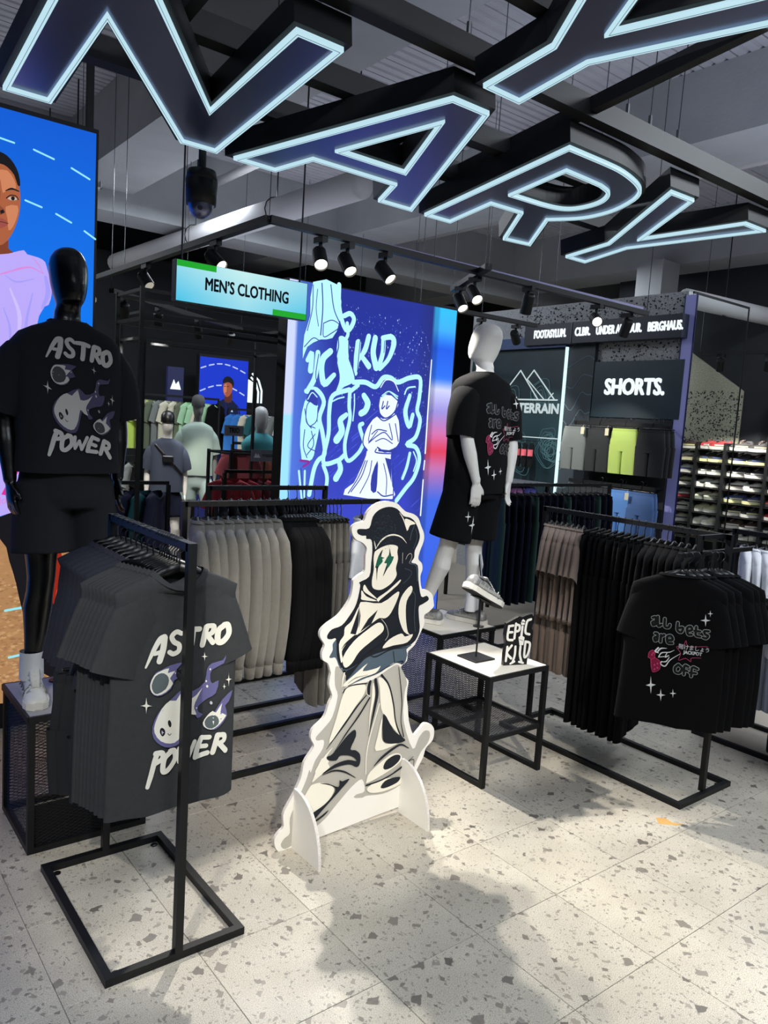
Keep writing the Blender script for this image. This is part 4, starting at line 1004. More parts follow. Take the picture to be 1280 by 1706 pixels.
def make_tee(name, m, seed=1, long=False, collar_m=None, **kw):
    t = proto_root(name)
    b = MB()
    if long:
        tee_rows = [(0, .08, .035), (-.012, .1, .04), (-.035, .16, .042), (-.06, .21, .042), (-.1, .24, .04), (-.2, .25, .034), (-.4, .252, .036), (-.58, .252, .038), (-.62, .225, .03), (-.68, .22, .028)]
        b.loft(garment_rings(tee_rows, fold=.006, seed=seed))
        b.build('body', m, t, True)
        for s in (-1, 1):
            rg = random.Random(seed + s)
            pts = [Vector((s * .18, 0, -.055)), Vector((s * .245, -.004, -.105)), Vector((s * .272, -.012, -.2)), Vector((s * .282, -.018, -.36)), Vector((s * .28, -.012 - .02 * rg.random(), -.52)), Vector((s * .272, -.01, -.66)), Vector((s * .27, -.01, -.72))]
            MB().tube(pts, [(.05, .03), (.07, .042), (.066, .044), (.06, .042), (.055, .04), (.05, .036), (.036, .028)], 14, 1).build('sleeve', m, t, True)
            MB().tube([(s * .27, -.01, -.715), (s * .268, -.01, -.775)], [(.04, .03), (.036, .026)], 12, 1).build('cuff', m, t, True)
        MB().loft(garment_rings([(-.675, .224, .031), (-.735, .222, .03)])).build('hem_band', m, t, True)
        collar(MB(), .075, .036, .014, .02, .024).build('collar', m, t, True)
    else:
        tee(b, seed=seed, **kw).build('body', m, t, True)
        collar(MB(), drop=kw.get('scoop', .055)).build('collar', collar_m or m, t, True)
    return t


def make_bottoms(name, m, L=.5, W=.19, seed=3, crotch=.27, t=.03):
    """shorts or trousers hanging from the waistband (top edge z = 0)"""
    r = proto_root(name)
    b = MB()
    rows = [(0, W * .88, t * .6), (-.03, W * .9, t * .7), (-.035, W * .93, t * .8), (-crotch * .6, W, t), (-crotch, W * 1.03, t)]
    b.loft(garment_rings(rows, 24))
    for s in (-1, 1):
        n = 5
        rr = []
        for i in range(n + 1):
            q = i / n
            z = -crotch * .72 - (L - crotch * .72) * q
            rr.append((z, W * (.53 - .04 * q), t * (1 - .1 * q)))
        ring = garment_rings(rr, 18, fold=.008, seed=seed + s)
        b.loft([[(p[0] + s * W * .53, p[1], p[2]) for p in q] for q in ring])
    b.build('fabric', m, r, True)
    MB().loft(garment_rings([(.0, W * .885, t * .62), (-.035, W * .905, t * .74)], 24)).build('waistband', m, r, True)
    return r


HANG = make_hanger()
CLIP = make_clip_hanger()
USED = set()


def use(proto, loc, rot, label, cat, group, tilt=0, m=None):
    o = proto if proto not in USED else copy_tree(proto)
    USED.add(proto)
    o.location, o.rotation_euler = loc, (tilt, 0, rot)
    tag(o, label, cat, group)
    if m:
        for c in [o] + list(o.children):
            if c.type == 'MESH':
                recolor(c, m[0] if isinstance(m, list) else m)
    return o


def hang_row(proto, pts, rot, zr, what, where, group, hgroup, cat='garment', hang=None, drop=.105, jit=.05, hw='black plastic hanger', m=None, tilt=0):
    """a garment on its own hanger at each point of pts; zr is the height of the rail's top"""
    n = len(pts)
    for i, (x, y) in enumerate(pts):
        a = rot + random.uniform(-jit, jit)
        ww = where(i) if callable(where) else f'{ORD[i] if i < 20 else "next"} {where}'
        use(hang or HANG, (x, y, zr - .10), a, f'hanger of the {what}, {ww}', 'hanger', hgroup)
        use(proto, (x, y, zr - drop), a, f'{what}, {ww}', cat, group, tilt, m[i % len(m)] if m else None)


def rack(name, label, x0, x1, y0, y1, h, rail, posts, tube=.028, loc=None):
    """garment rail: square floor frame, two posts, one top rail given by its two ends"""
    t = thing(name, label, 'clothes rack', loc or ((x0 + x1) / 2, (y0 + y1) / 2, 0))
    q = tube / 2
    for a, b in (((x0 + q, y0, q), (x0 + q, y1, q)), ((x1 - q, y0, q), (x1 - q, y1, q)), ((x0 + tube, y0 + q, q), (x1 - tube, y0 + q, q)), ((x0 + tube, y1 - q, q), (x1 - tube, y1 - q, q))):
        MB().bar(a, b, tube).build('base_bar', M_BLACK, t)
    for p in posts:
        MB().bar((p[0], p[1], tube), (p[0], p[1], h), tube).build('post', M_BLACK, t)
    MB().bar((*rail[0], h - q), (*rail[1], h - q), tube).build('top_rail', M_BLACK, t)
    for x in (x0 + .05, x1 - .05):
        for y in (y0 + .05, y1 - .05):
            MB().cyl((x, y, 0), (x, y, .004), .014, 8).build('foot_pad', M_HANGER, t)
    return t


# --- front left rack with the printed tees
rack('clothes_rack', 'black clothes rack at the front carrying charcoal printed tees', .793, 1.29, 2.29, 3.065, 1.436, ((1.042, 2.302), (1.042, 3.05)), ((1.042, 2.304), (1.042, 3.05)))
P_TEE = make_tee('hanging_tee', M_GREYTEE, 1, L=.82, W=.222, fold=.008, sleeve=.27, droop=1.26)
PA = {'W': (226, 224, 212), 'L': (98, 96, 142), 'R': (88, 98, 100), 'O': (22, 24, 28), 'K': (190, 188, 205)}
M_PRINT = attr_mat('screen_print', 0, .8)
ys = [2.395 + .021 * i for i in range(9)]
front_tee = None
for i, y in enumerate(ys):
    lab = 'charcoal tee printed with a smiling comet, at the front of the left rack' if i == 0 else f'plain charcoal tee, {ORD[i]} from the post of the front left rack'
    use(HANG, (1.042, y, 1.336), random.uniform(-.04, .04), f'black hanger {ORD[i]} from the post of the front left rack', 'hanger', 'hangers on the front left rack')
    if i == 0:
        t = use(P_TEE, (1.042, y, 1.33), 0, lab, 'tee shirt', 'charcoal tees on the front left rack')
    else:
        t = use(P_TEE, (1.042 - .006 * i, y, 1.33), -.1 + random.uniform(-.05, .05), lab, 'tee shirt', 'charcoal tees on the front left rack')
P_SHO = make_bottoms('hanging_shorts', M_SHORTS, .43, .19)
for i in range(6):
    y = 2.47 + .05 * i
    use(CLIP, (1.02 - .02 * i, y, .93), -.1, f'short black clip hanger {ORD[i]} from the front, below the charcoal tees', 'hanger', 'clip hangers under the charcoal tees')
    use(P_SHO, (1.02 - .02 * i, y, .92), -.1 + random.uniform(-.1, .1), f'graphite shorts hanging below the charcoal tees, {ORD[i]} from the front', 'shorts', 'graphite shorts on the front left rack')
MB().bar((1.042, 2.318, .985), (1.042, 3.036, .985), .02).build('lower_rail', M_BLACK, [o for o in bpy.data.objects if o.name == 'clothes_rack'][0])
P_SLATE = make_tee('hanging_tee', M_DARKTEE, 4, L=.7, W=.215, fold=.01, sleeve=.39, droop=1.4)
hang_row(P_SLATE, [(1.04, 2.62 + .055 * i) for i in range(8)], -.11, 1.436, 'dark slate tee', 'at the rear of the front left rack', 'slate tees on the front left rack', 'rear hangers on the front left rack', 'tee shirt')

# print on the front tee
me = front = None
for o in bpy.data.objects:
    if o.get('label', '').startswith('charcoal tee printed with'):
        front = o
body = [c for c in front.children if c.name.startswith('body')][0]
nb = body.copy(); nb.data = body.data.copy()          # its own mesh carries the print


def bvh_of(o, M=None):
    return BVHTree.FromPolygons([tuple((M @ v.co) if M else v.co) for v in o.data.vertices], [tuple(p.vertices) for p in o.data.polygons])


bpy.data.objects.remove(nb)
a = Art(PA, .00018)
a.load('astro', curve=2)
pr = a.build('printed_graphic', M_PRINT, projector(bvh_of(body), frame((.003, -.3, -.10), (1, 0, 0), (0, 0, 1)), (0, 1, 0), .002), front, maxlen=.014)

# --- centre rack: fleece sweatshirts, black sweatshirts, grey trousers, one white tee
rack('clothes_rack', 'long black clothes rack of grey and black clothes behind the standee', 1.59, 2.84, 3.39, 3.9, 1.41, ((1.604, 3.65), (2.826, 3.65)), ((1.604, 3.65), (2.826, 3.65)))
P_SWT = make_tee('hanging_sweatshirt', M_GREYSWT, 5, True)
nth = lambda k: (lambda i: f'{ORD[i]} from the left end of the centre rack')
hang_row(P_SWT, [(1.68 + .056 * i, 3.65) for i in range(9)], PI / 2 - .38, 1.41, 'stone grey sweatshirt', nth(0), 'grey sweatshirts on the centre rack', 'hangers of the grey sweatshirts', 'sweatshirt')
P_SWB = make_tee('hanging_sweatshirt', M_BLACKTEE, 6, True)
hang_row(P_SWB, [(2.19 + .02 * i, 3.65) for i in range(9)], PI / 2 - .3, 1.41, 'black sweatshirt', lambda i: f'{ORD[i]} after the grey sweatshirts on the centre rack', 'black sweatshirts on the centre rack', 'hangers of the black sweatshirts', 'sweatshirt')
P_TR = make_bottoms('hanging_trousers', M_GREYTRS, 1.02, .21, 5, .3, .026)
for i in range(8):
    x = 2.385 + .026 * i
    use(CLIP, (x, 3.65, 1.31), PI / 2 - .3, f'clip hanger of the warm grey trousers, {ORD[i]} from the left of its set', 'hanger', 'clip hangers on the centre rack')
    use(P_TR, (x, 3.65, 1.295), PI / 2 - .3 + random.uniform(-.06, .06), f'warm grey trousers, {ORD[i]} after the black sweatshirts', 'trousers', 'grey trousers on the centre rack')
P_WT = make_tee('hanging_tee', M_WHITETEE, 9, L=.66, W=.22, sleeve=.27, droop=1.3)
hang_row(P_WT, [(2.69, 3.62)], PI / 2 - .8, 1.41, 'white tee', lambda i: 'at the right end of the centre rack', None, None, 'tee shirt')

# --- right rack
rr = rack('clothes_rack', 'black clothes rack on the right with brown and black clothes', 3.585, 4.092, 1.956, 3.22, 1.405, ((3.84, 1.97), (3.84, 3.206)), ((3.84, 1.985), (3.84, 3.2)))
MB().bar((3.44, 2.02, 1.312), (4.14, 2.02, 1.312), .022).build('face_out_arm', M_BLACK, rr)
MB().bar((3.62, 2.02, 1.312), (3.62, 2.02, 1.405), .022).build('arm_post', M_BLACK, rr)
MB().bar((3.62, 2.02, 1.394), (3.84, 2.02, 1.394), .022).build('arm_brace', M_BLACK, rr)
P_BT = make_tee('hanging_tee', M_BROWN, 11, L=.52, W=.24, sleeve=.25, droop=1.05)
P_BS = make_bottoms('hanging_shorts', M_BROWN, .46, .2, 12)
bx = lambda i: (3.84, 3.15 - .042 * i)
hang_row(P_BT, [bx(i) for i in range(7)], .5, 1.405, 'mocha brown tee', lambda i: f'{ORD[i]} from the far end of the right rack', 'brown tees on the right rack', 'hangers of the brown tees', 'tee shirt')
for i in range(7):
    use(CLIP, (*bx(i), .9), .5, f'clip hanger of brown shorts, {ORD[i]} from the right rack\'s far end', 'hanger', 'clip hangers of the brown shorts')
    use(P_BS, (*bx(i), .89), .5 + random.uniform(-.08, .08), f'mocha brown shorts under the brown tees, {ORD[i]} from the far end', 'shorts', 'brown shorts on the right rack')
P_BKT = make_bottoms('hanging_trousers', M_BLACKTEE, 1.12, .21, 15, .3, .026)
for i in range(9):
    y = 2.84 - .045 * i
    use(CLIP, (3.84, y, 1.305), .35, f'clip hanger of the black trousers, {ORD[i]} of its set on the right rack', 'hanger', 'clip hangers of the black trousers')
    use(P_BKT, (3.84, y, 1.29), .35 + random.uniform(-.06, .06), f'black trousers, {ORD[i]} after the brown tees on the right rack', 'trousers', 'black trousers on the right rack')
P_BLT = make_tee('hanging_tee', M_BLACKTEE, 17, L=.76, W=.235, fold=.01, sleeve=.27, droop=1.36, scoop=0)
hang_row(P_BLT, [(3.84, 2.42 - .042 * i) for i in range(7)], .3, 1.405, 'black tee', lambda i: f'{ORD[i]} after the black trousers on the right rack', 'black tees on the right rack', 'hangers of the black tees', 'tee shirt')
TR_ = math.atan2(-.41, .24)
PBET = {'G': (172, 178, 172), 'K': (15, 15, 18), 'W': (232, 232, 232), 'P': (132, 20, 62), 'R': (214, 74, 120)}
arm_x = [3.47, 3.515, 3.56, 3.655, 3.69, 3.725]
for i, x in enumerate(arm_x):
    rot = TR_ + random.uniform(-.06, .06) * (i > 0)
    use(HANG, (x, 2.02 - .012 * i, 1.222), rot, f'black hanger {ORD[i]} from the near end of the arm of the right rack', 'hanger', 'hangers on the face out arm')
    o = use(P_BLT, (x, 2.02 - .012 * i, 1.215), rot, 'black tee printed with outlined words, dice and stars on the right rack' if i == 0 else f'black tee, {ORD[i]} behind the printed tee on the right rack arm', 'tee shirt', 'black tees on the face out arm')
    if i == 0:
        BET = o
M_PRINT2 = M_PRINT


def bets_art():
    a = Art(PBET, .00014)
    a.load('bets', curve=0)
    return a


def jackpot(a, u=.06, v=-.358, s=.8):
    a.text('\u8ced\u3051\u307e\u3057\u3087\u3046', u + .045 * s, v + .012 * s, .034 * s, 'W', .0006)
    a.text('JACKPOT', u + .04 * s, v - .018 * s, .028 * s, 'W', .0012)


a = bets_art()
jackpot(a)
body = [c for c in BET.children if c.name.startswith('body')][0]
a.build('printed_graphic', M_PRINT, projector(bvh_of(body), frame((0, -.3, .0), (1, 0, 0), (0, 0, 1)), (0, 1, 0), .002), BET, maxlen=.014)
MB().box(-.02, .02, -.016, -.013, -.006, .004).box(-.016, .016, -.016, -.013, -.013, -.009).build('hanger_label', mat('label_white', (220, 220, 220), .6), BET)

# --- white tees and black joggers at the right edge
rw = rack('clothes_rack', 'black clothes rack half out of frame with white tees, at the right edge', 4.62, 5.12, 1.2, 2.5, 1.33, ((4.87, 1.214), (4.87, 2.486)), ((4.87, 1.214), (4.87, 2.486)))
P_WL = make_tee('hanging_tee', M_WHITETEE, 21, L=.62, W=.25, sleeve=.24, droop=1.1)
hang_row(P_WL, [(4.87, 2.40 - .06 * i) for i in range(9)], .55, 1.33, 'white tee', lambda i: f'{ORD[i]} from the far end, right edge rack', 'white tees at the right edge', 'hangers of the white tees', 'tee shirt')
P_WJ = make_bottoms('hanging_shorts', mat('pale_grey_jersey', (188, 196, 214), .9, bump=(300, .2)), .55, .2, 22)
for i in range(8):
    use(CLIP, (4.87, 2.37 - .06 * i, .82), .55, f'clip hanger of the pale shorts, {ORD[i]} from the far end', 'hanger', 'clip hangers of the pale shorts')
    use(P_WJ, (4.87, 2.37 - .06 * i, .81), .55, f'pale grey shorts below the white tees, {ORD[i]} from the far end', 'shorts', 'pale shorts at the right edge')
P_BJ = make_bottoms('hanging_trousers', M_BLACKTEE, 1.0, .2, 23, .3, .03)
for i in range(5):
    use(CLIP, (4.62, 1.98 - .06 * i, 1.14), .3, f'clip hanger of the black joggers, {ORD[i]} from the far end', 'hanger', 'clip hangers of the black joggers')
    use(P_BJ, (4.62, 1.98 - .06 * i, 1.13), .3, f'black joggers before the white tees, {ORD[i]} from the far end', 'trousers', 'black joggers at the right edge')
MB().bar((4.62, 1.6, 1.23), (4.62, 2.1, 1.23), .02).bar((4.62, 2.05, 1.23), (4.87, 2.05, 1.23), .02).bar((4.62, 1.65, 1.23), (4.87, 1.65, 1.23), .02).bar((4.87, 2.05, 1.23), (4.87, 2.05, 1.31), .02).bar((4.87, 1.65, 1.23), (4.87, 1.65, 1.31), .02).build('front_rail', M_BLACK, rw)

# ------------------------------------------------------------------ plinths, tables
M_TOP = mat('speckled_white_top', (214, 208, 196), .6, noise=(180, .12))
M_TOPG = mat('grey_laminate_top', (158, 158, 162), .55, noise=(90, .06))


def lattice(mb, o, U, V, w, h, du=.021, dv=.0085, sw=.0024):
    """expanded metal: two families of thin strands clipped to a rectangle"""
    o, U, V = Vector(o), Vector(U), Vector(V)
    Nn = U.cross(V)
    for sgn in (1, -1):
        sl = sgn * dv / du
        k0, k1 = (-w * dv / du, h) if sgn > 0 else (0, h + w * dv / du)
        c = k0
        while c < k1:
            us = [0, w]
            vs = [c, c + sl * w]
            if vs[0] != vs[1]:
                lo, hi = sorted(((0 - c) / sl, (h - c) / sl))
                a, b = max(0, lo), min(w, hi)
                if b - a > .004:
                    p, q = o + U * a + V * (c + sl * a), o + U * b + V * (c + sl * b)
                    d = (q - p).normalized()
                    e = Nn.cross(d) * sw / 2
                    f = Nn * .001
                    mb.add([p + e - f, p - e - f, p + f, q + e - f, q - e - f, q + f], [(0, 1, 4, 3), (1, 2, 5, 4), (2, 0, 3, 5)])
            c += dv * 1.7
    return mb


def mesh_plinth(name, label, x0, x1, y0, y1, h, top_m):
    t = thing(name, label, 'plinth', ((x0 + x1) / 2, (y0 + y1) / 2, 0))
    s = .026
    MB().box(x0 + .006, x1 - .006, y0 + .006, y1 - .006, h - .006, h).build('top_panel', top_m, t)
    b = MB()
    for a, c in (((x0, y0), (x1, y0)), ((x1, y0), (x1, y1)), ((x1, y1), (x0, y1)), ((x0, y1), (x0, y0))):
        b.bar((*a, h - s / 2), (*c, h - s / 2), .012, s)
    b.build('top_frame', M_BLACK, t)
    for x in (x0 + s / 2, x1 - s / 2):
        for y in (y0 + s / 2, y1 - s / 2):
            MB().bar((x, y, 0), (x, y, h - s), s).build('leg', M_BLACK, t)
    for a, c in (((x0 + s, y0 + s / 2), (x1 - s, y0 + s / 2)), ((x1 - s / 2, y0 + s), (x1 - s / 2, y1 - s)), ((x1 - s, y1 - s / 2), (x0 + s, y1 - s / 2)), ((x0 + s / 2, y1 - s), (x0 + s / 2, y0 + s))):
        MB().bar((*a, s / 2), (*c, s / 2), s).build('base_bar', M_BLACK, t)
    w, d, hh = x1 - x0 - 2 * s, y1 - y0 - 2 * s, h - 2 * s
    for o, U, ww in (((x0 + s, y0 + s / 2, s), (1, 0, 0), w), ((x1 - s / 2, y0 + s, s), (0, 1, 0), d), ((x1 - s, y1 - s / 2, s), (-1, 0, 0), w), ((x0 + s / 2, y1 - s, s), (0, -1, 0), d)):
        lattice(MB(), o, U, (0, 0, 1), ww, hh).build('mesh_panel', M_DKMETAL, t, kind='stuff')
    return t


bp = mesh_plinth('mesh_plinth', 'black wire mesh plinth under the black mannequin', .776, 1.275, 3.205, 3.66, .592, M_TOPG)
MB().box(.80, 1.25, 3.222, 3.228, .026, .2).build('kick_panel', M_BLACK, bp)
mesh_plinth('mesh_plinth', 'black wire mesh plinth with pale top under the white mannequin', 3.157, 3.63, 3.36, 3.87, .605, M_TOP)

x0, x1, y0, y1, h, s = 2.852, 3.312, 2.645, 3.145, .6, .026
t = thing('display_table', 'small black display table with pale top and wire mesh shelf', 'table', (3.08, 2.9, 0))
MB().box(x0 + .012, x1 - .012, y0 + .012, y1 - .012, h - .012, h + .001).build('table_top', M_TOP, t)
for a, c in (((x0, y0 + s / 2), (x1, y0 + s / 2)), ((x0, y1 - s / 2), (x1, y1 - s / 2)), ((x0 + s / 2, y0 + s), (x0 + s / 2, y1 - s)), ((x1 - s / 2, y0 + s), (x1 - s / 2, y1 - s))):
    MB().bar((*a, h - s / 2), (*c, h - s / 2), s).build('top_rail', M_BLACK, t)
for x in (x0 + s / 2, x1 - s / 2):
    for y in (y0 + s / 2, y1 - s / 2):
        MB().bar((x, y, 0), (x, y, h - s), s).build('leg', M_BLACK, t)
    MB().bar((x, y0 + s, s / 2), (x, y1 - s, s / 2), s).build('base_bar', M_BLACK, t)
    MB().bar((x, y0 + s, .26), (x, y1 - s, .26), .016, .026).build('shelf_rail', M_BLACK, t)
for y in (y0 + s / 2, y1 - s / 2):
    MB().bar((x0 + s, y, .26), (x1 - s, y, .26), .016, .026).build('shelf_rail', M_BLACK, t)
lattice(MB(), (x0 + s, y0 + s, .262), (1, 0, 0), (0, 1, 0), x1 - x0 - 2 * s, y1 - y0 - 2 * s).build('mesh_shelf', M_DKMETAL, t, kind='stuff')

# ------------------------------------------------------------------ shoes


M_SHW = mat('white_leather', (214, 214, 208), .5, noise=(30, .03))
M_SHS = mat('silver_mesh', (128, 128, 128), .45, .3, noise=(60, .2))
M_SHG = mat('pale_grey_suede', (150, 150, 146), .8)
M_SHK = mat('black_suede', (26, 26, 28), .8)


def shoe(name, label, cat_group, up_m, sole_m, acc_m, loc, rot=0, pitch=0, high=False, detail=2, L=.29, laces=None, parts=True):
    """a sneaker, heel at +Y and toe at -Y, sole on z = 0"""
    t = thing(name, label, 'shoe', (0, 0, 0), 0, cat_group)
    k = L / .29
    n = 14 if detail > 1 else 8
    secs = [(.145, .012, .05), (.138, .03, .075), (.118, .037, .088), (.08, .037, .086), (.045, .036, .082), (.01, .038, .08), (-.03, .043, .07), (-.065, .047, .06), (-.1, .047, .054), (-.125, .042, .05), (-.14, .03, .044), (-.147, .012, .036)]
    if high:
        secs = [(y, hw, z + (.05 if y > .03 else .035 if y > .0 else 0)) for y, hw, z in secs]
    zb = .026
    rings = []
    for y, hw, z in secs:
        rings.append([(hw * k * math.cos(a) - .006 * (y < -.05), y * k, (zb + (z - zb) * math.sin(a) ** .8 if 0 < a < PI else zb) * k) for a in np.linspace(0, PI, n)])
    MB().loft(rings, 1, 1).build('upper', up_m, t, True)
    so = [(.152, .014), (.146, .032), (.12, .041), (.06, .039), (.0, .041), (-.05, .049), (-.1, .052), (-.135, .043), (-.152, .02), (-.156, .008)]
    rings = []
    for i, (y, hw) in enumerate(so):
        lift = .006 if i in (0, 9) else 0
        rings.append([(sx * hw * k - .006 * (y < -.05), y * k, z * k) for sx, z in ((-1, .03 + lift), (-1, .002 + lift), (-.8, lift), (.8, lift), (1, .002 + lift), (1, .03 + lift))])
    MB().loft(rings, 1, 1).build('sole', sole_m, t)
    if detail > 1:
        MB().loft([[(sx * hw * k * .97 - .006 * (y < -.05), y * k * .99, z) for sx, z in ((-1, .004), (-1, -.004), (1, -.004), (1, .004))] for y, hw in so[1:-1]], 1, 1).build('outsole', M_SHK, t)
        for s_ in (-1, 1):
            bb = MB()
            for y_ in (.1, .06, .02, -.03, -.07):
                bb.tube([(s_ * .041 * k - .003 * (y_ < -.05), (y_ + .012) * k, .034), (s_ * .036 * k, y_ * k, .056), (s_ * .028 * k, (y_ - .01) * k, .07)], .0028, 5)
            bb.build('overlay', acc_m, t, True)
    b = MB()
    for s_ in (-1, 1):                                     # side stripe and heel counter
        b.loft([[(s_ * (hw * k * .97 + .0025) - .006 * (y < -.05), y * k, z * k) for z in (.036, .05)] for y, hw in ((.1, .037), (.05, .0365), (0, .0385), (-.04, .0445), (-.07, .047))], 0, 0, False)
    b.build('side_stripe', acc_m, t, True)
    if detail > 0:
        zt = .05 if high else 0
        MB().loft([[(.024 * k * math.cos(a), (.085 + .034 * math.sin(a)) * k, (.089 + zt) * k) for a in np.linspace(0, 2 * PI, 15)[:-1]], [(.03 * k * math.cos(a), (.085 + .042 * math.sin(a)) * k, (.078 + zt) * k) for a in np.linspace(0, 2 * PI, 15)[:-1]]], 1).build('collar_opening', mat('shoe_lining', (70, 70, 74), .9), t, True)
        MB().tube([(0, .035 * k, (.1 + zt) * k), (0, .02 * k, (.092 + zt) * k), (0, -.02 * k, .08 * k + zt * .4), (0, -.05 * k, .067 * k)], [(.006, .022), (.007, .024), (.006, .022), (.005, .017)], 8, 1, ref=(0, 0, 1)).build('tongue', up_m, t, True)
        b = MB()
        for i in range(5 if detail > 1 else 3):
            y = (.012 - .015 * i) * k
            z = (.096 - .006 * i) * k + (zt * (1 - i / 4) * .8)
            b.tube([(-.026 * k, y, z - .012), (0, y - .004, z + .002), (.026 * k, y, z - .012)], .0028, 5)
        b.build('laces', laces or M_RUB, t, True)
    t.location, t.rotation_euler = loc, (pitch, 0, rot)
    return t



shoe('sneaker', 'white high top sneaker on the black mannequin\'s visible foot', 'mannequin shoes', M_SHW, M_RUB, M_SHG, (.845, 3.41, .592), -.1, 0, True)
shoe('sneaker', 'white high top sneaker on the black mannequin\'s rear foot, hidden behind tees', 'mannequin shoes', M_SHW, M_RUB, M_SHG, (1.1, 3.44, .592), .15, 0, True)
shoe('sneaker', 'silver running shoe on the white mannequin\'s right foot', 'mannequin shoes', M_SHS, M_RUB, M_SHG, (3.55, 3.55, .605), PI + .25, 0, False)
shoe('sneaker', 'silver running shoe on the white mannequin\'s left foot behind the standee', 'mannequin shoes', M_SHS, M_RUB, M_SHG, (3.27, 3.68, .605), PI + .5, 0, False)

# shoe stand on the table
t = thing('shoe_stand', 'black shoe stand with square base on the small display table', 'shoe stand', (3.03, 2.93, .601))
MB().cbox((3.03, 2.93, .606), .15, .15, .008, .002).build('base_plate', M_BLACK, t)
MB().cyl((3.03, 2.93, .61), (3.03, 2.93, .935), .005, 10).build('rod', M_BLACK, t)
b = MB()
ca, sa = math.cos(.42), math.sin(.42)
b.bar((2.985, 2.93, .956), (3.085, 2.93, .912), .07, .004).build('cradle', M_BLACK, t)
shoe('sneaker', 'chunky silver running shoe tilted on the stand of the small table', None, M_SHS, M_RUB, M_SHG, (3.035, 2.925, .943), PI / 2 - .15, .0, L=.31)
sh = [o for o in bpy.data.objects if o.get('label', '').startswith('chunky silver')][0]
sh.rotation_euler = (R(26), 0, PI / 2 + .12)

# ------------------------------------------------------------------ the cut out standee
t = thing('cardboard_standee', 'white cut out board of a cartoon figure in cap and hoodie', 'standee', (2.07, 2.7, 0))
ol = shapes('standee_outline')[0]
q = crom([np.array(ol[-1])] + [np.array(p) for p in ol] + [np.array(ol[0]), np.array(ol[1])], 3)[3:-4]
ol = [(float(p[0]), max(float(p[1]), .0)) for p in q]
fr = FRONT(2.07, 2.69, 0)
MB().prism([ol], fr, -.016, 0).build('board', M_WHITEBOARD, t)
n = len(ol)
b = MB()
for k in range(n):
    p, r_ = ol[k], ol[(k + 1) % n]
    o2 = offset_poly([p, r_, (r_[0], r_[1] + .001)], 0) if 0 else None
e1 = offset_poly(ol, .0008)
for k in range(n):
    j = (k + 1) % n
    b.add([fr(*e1[k], -.014), fr(*e1[j], -.014), fr(*e1[j], -.002), fr(*e1[k], -.002)], [(0, 1, 2, 3)])
b.build('board_edge', M_EDGE, t)
a = Art({'D': (22, 27, 36), 'C': (236, 231, 216), 'G': (176, 173, 164), 'S': (76, 92, 106), 'N': (24, 92, 72), 'M': (120, 130, 136)}, .00012)
a.load('standee', curve=3)
for i in range(420):                                    # worn speckle of the printed cap
    u, v = rs.uniform(-.01, .16), rs.uniform(1.3, 1.47)
    if ((u - .055) / .085) ** 2 + ((v - 1.37) / .1) ** 2 < .75:
        r_ = .0008 + .0014 * rs.random()
        a.layer += 0
        a.raw([(u - r_, v), (u, v - r_), (u + r_, v), (u, v + r_)], [(0, 1, 2, 3)], lin((62, 78, 88)))
a.build('printed_graphic', attr_mat('board_print', 0, .55), fr, t, base=.0004)
for x, ww in ((1.735, .215), (2.335, .21)):
    pr_ = [(0, 0), (.215, 0)] + [(.215 * math.cos(a_) ** .9, .27 * math.sin(a_)) for a_ in np.linspace(.12, PI / 2, 12)]
    ff = frame((x, 2.69, 0), (0, -1, 0), (0, 0, 1))
    MB().prism([pr_], ff, -.007, .007).build('foot_support', M_WHITEBOARD, t)
    b = MB()
    arc = [(.216 * math.cos(a_) ** .9, .271 * math.sin(a_)) for a_ in np.linspace(0, PI / 2 - .05, 14)]
    for p, r_ in zip(arc, arc[1:]):
        b.add([ff(*p, -.0065), ff(*r_, -.0065), ff(*r_, .0065), ff(*p, .0065)], [(0, 1, 2, 3)])
    b.build('support_edge', M_EDGE, t)

# small letter block on the table
t = thing('logo_block', 'small black and white graffiti lettered block on the display table', 'block', (3.145, 2.745, .601))
fr_ = frame((3.145, 2.735, .601), (.95, -.31, 0), (0, 0, 1))
fr = lambda u, v, d=0: fr_(u * 1.3, v * 1.3, d)
op = [(-.062, 0), (.05, 0), (.052, .05), (.066, .085), (.068, .14), (.06, .155), (.068, .2), (.055, .218), (.03, .212), (.012, .205), (-.005, .208), (-.03, .195), (-.062, .18), (-.066, .13), (-.058, .09), (-.062, .05)]
MB().prism([op], fr, -.022, 0).build('block_body', M_HANGER, t)
a = Art({'W': (232, 230, 222), 'K': (16, 16, 18)}, .0002)


def graf(strokes, w):
    for s_ in strokes:
        a.stroke(s_, w, 'W')


graf([[(-.05, .165), (-.052, .115), (-.028, .108)], [(-.052, .142), (-.032, .142)], [(-.05, .168), (-.03, .17)], [(-.018, .178), (-.02, .115)], [(-.018, .175), (.0, .168), (-.002, .148), (-.018, .145)], [(.014, .165), (.012, .12)], [(.052, .195), (.034, .185), (.03, .14), (.05, .13)],
      [(-.05, .08), (-.052, .02)], [(-.03, .085), (-.05, .055), (-.028, .03)], [(-.012, .08), (-.012, .045), (-.02, .012)], [(.012, .08), (.012, .045), (.022, .015)], [(.034, .1), (.056, .09), (.05, .045), (.034, .035), (.034, .1)]], .0105)
a.poly([[(.004, .185), (.013, .197), (.024, .19), (.022, .172), (.006, .172)]], 'W')
a.stroke([(.005, .186), (.022, .182)], .003, 'K')
a.poly([[(-.002, .12), (.012, .128), (.028, .118), (.024, .085), (.006, .085)]], 'W')
a.stroke([(.004, .11), (.02, .104)], .002, 'K')
graf([[(-.03, .008), (-.012, .016)], [(.01, .014), (.03, .008)]], .009)
a.build('block_print', M_PRINT, fr, t)


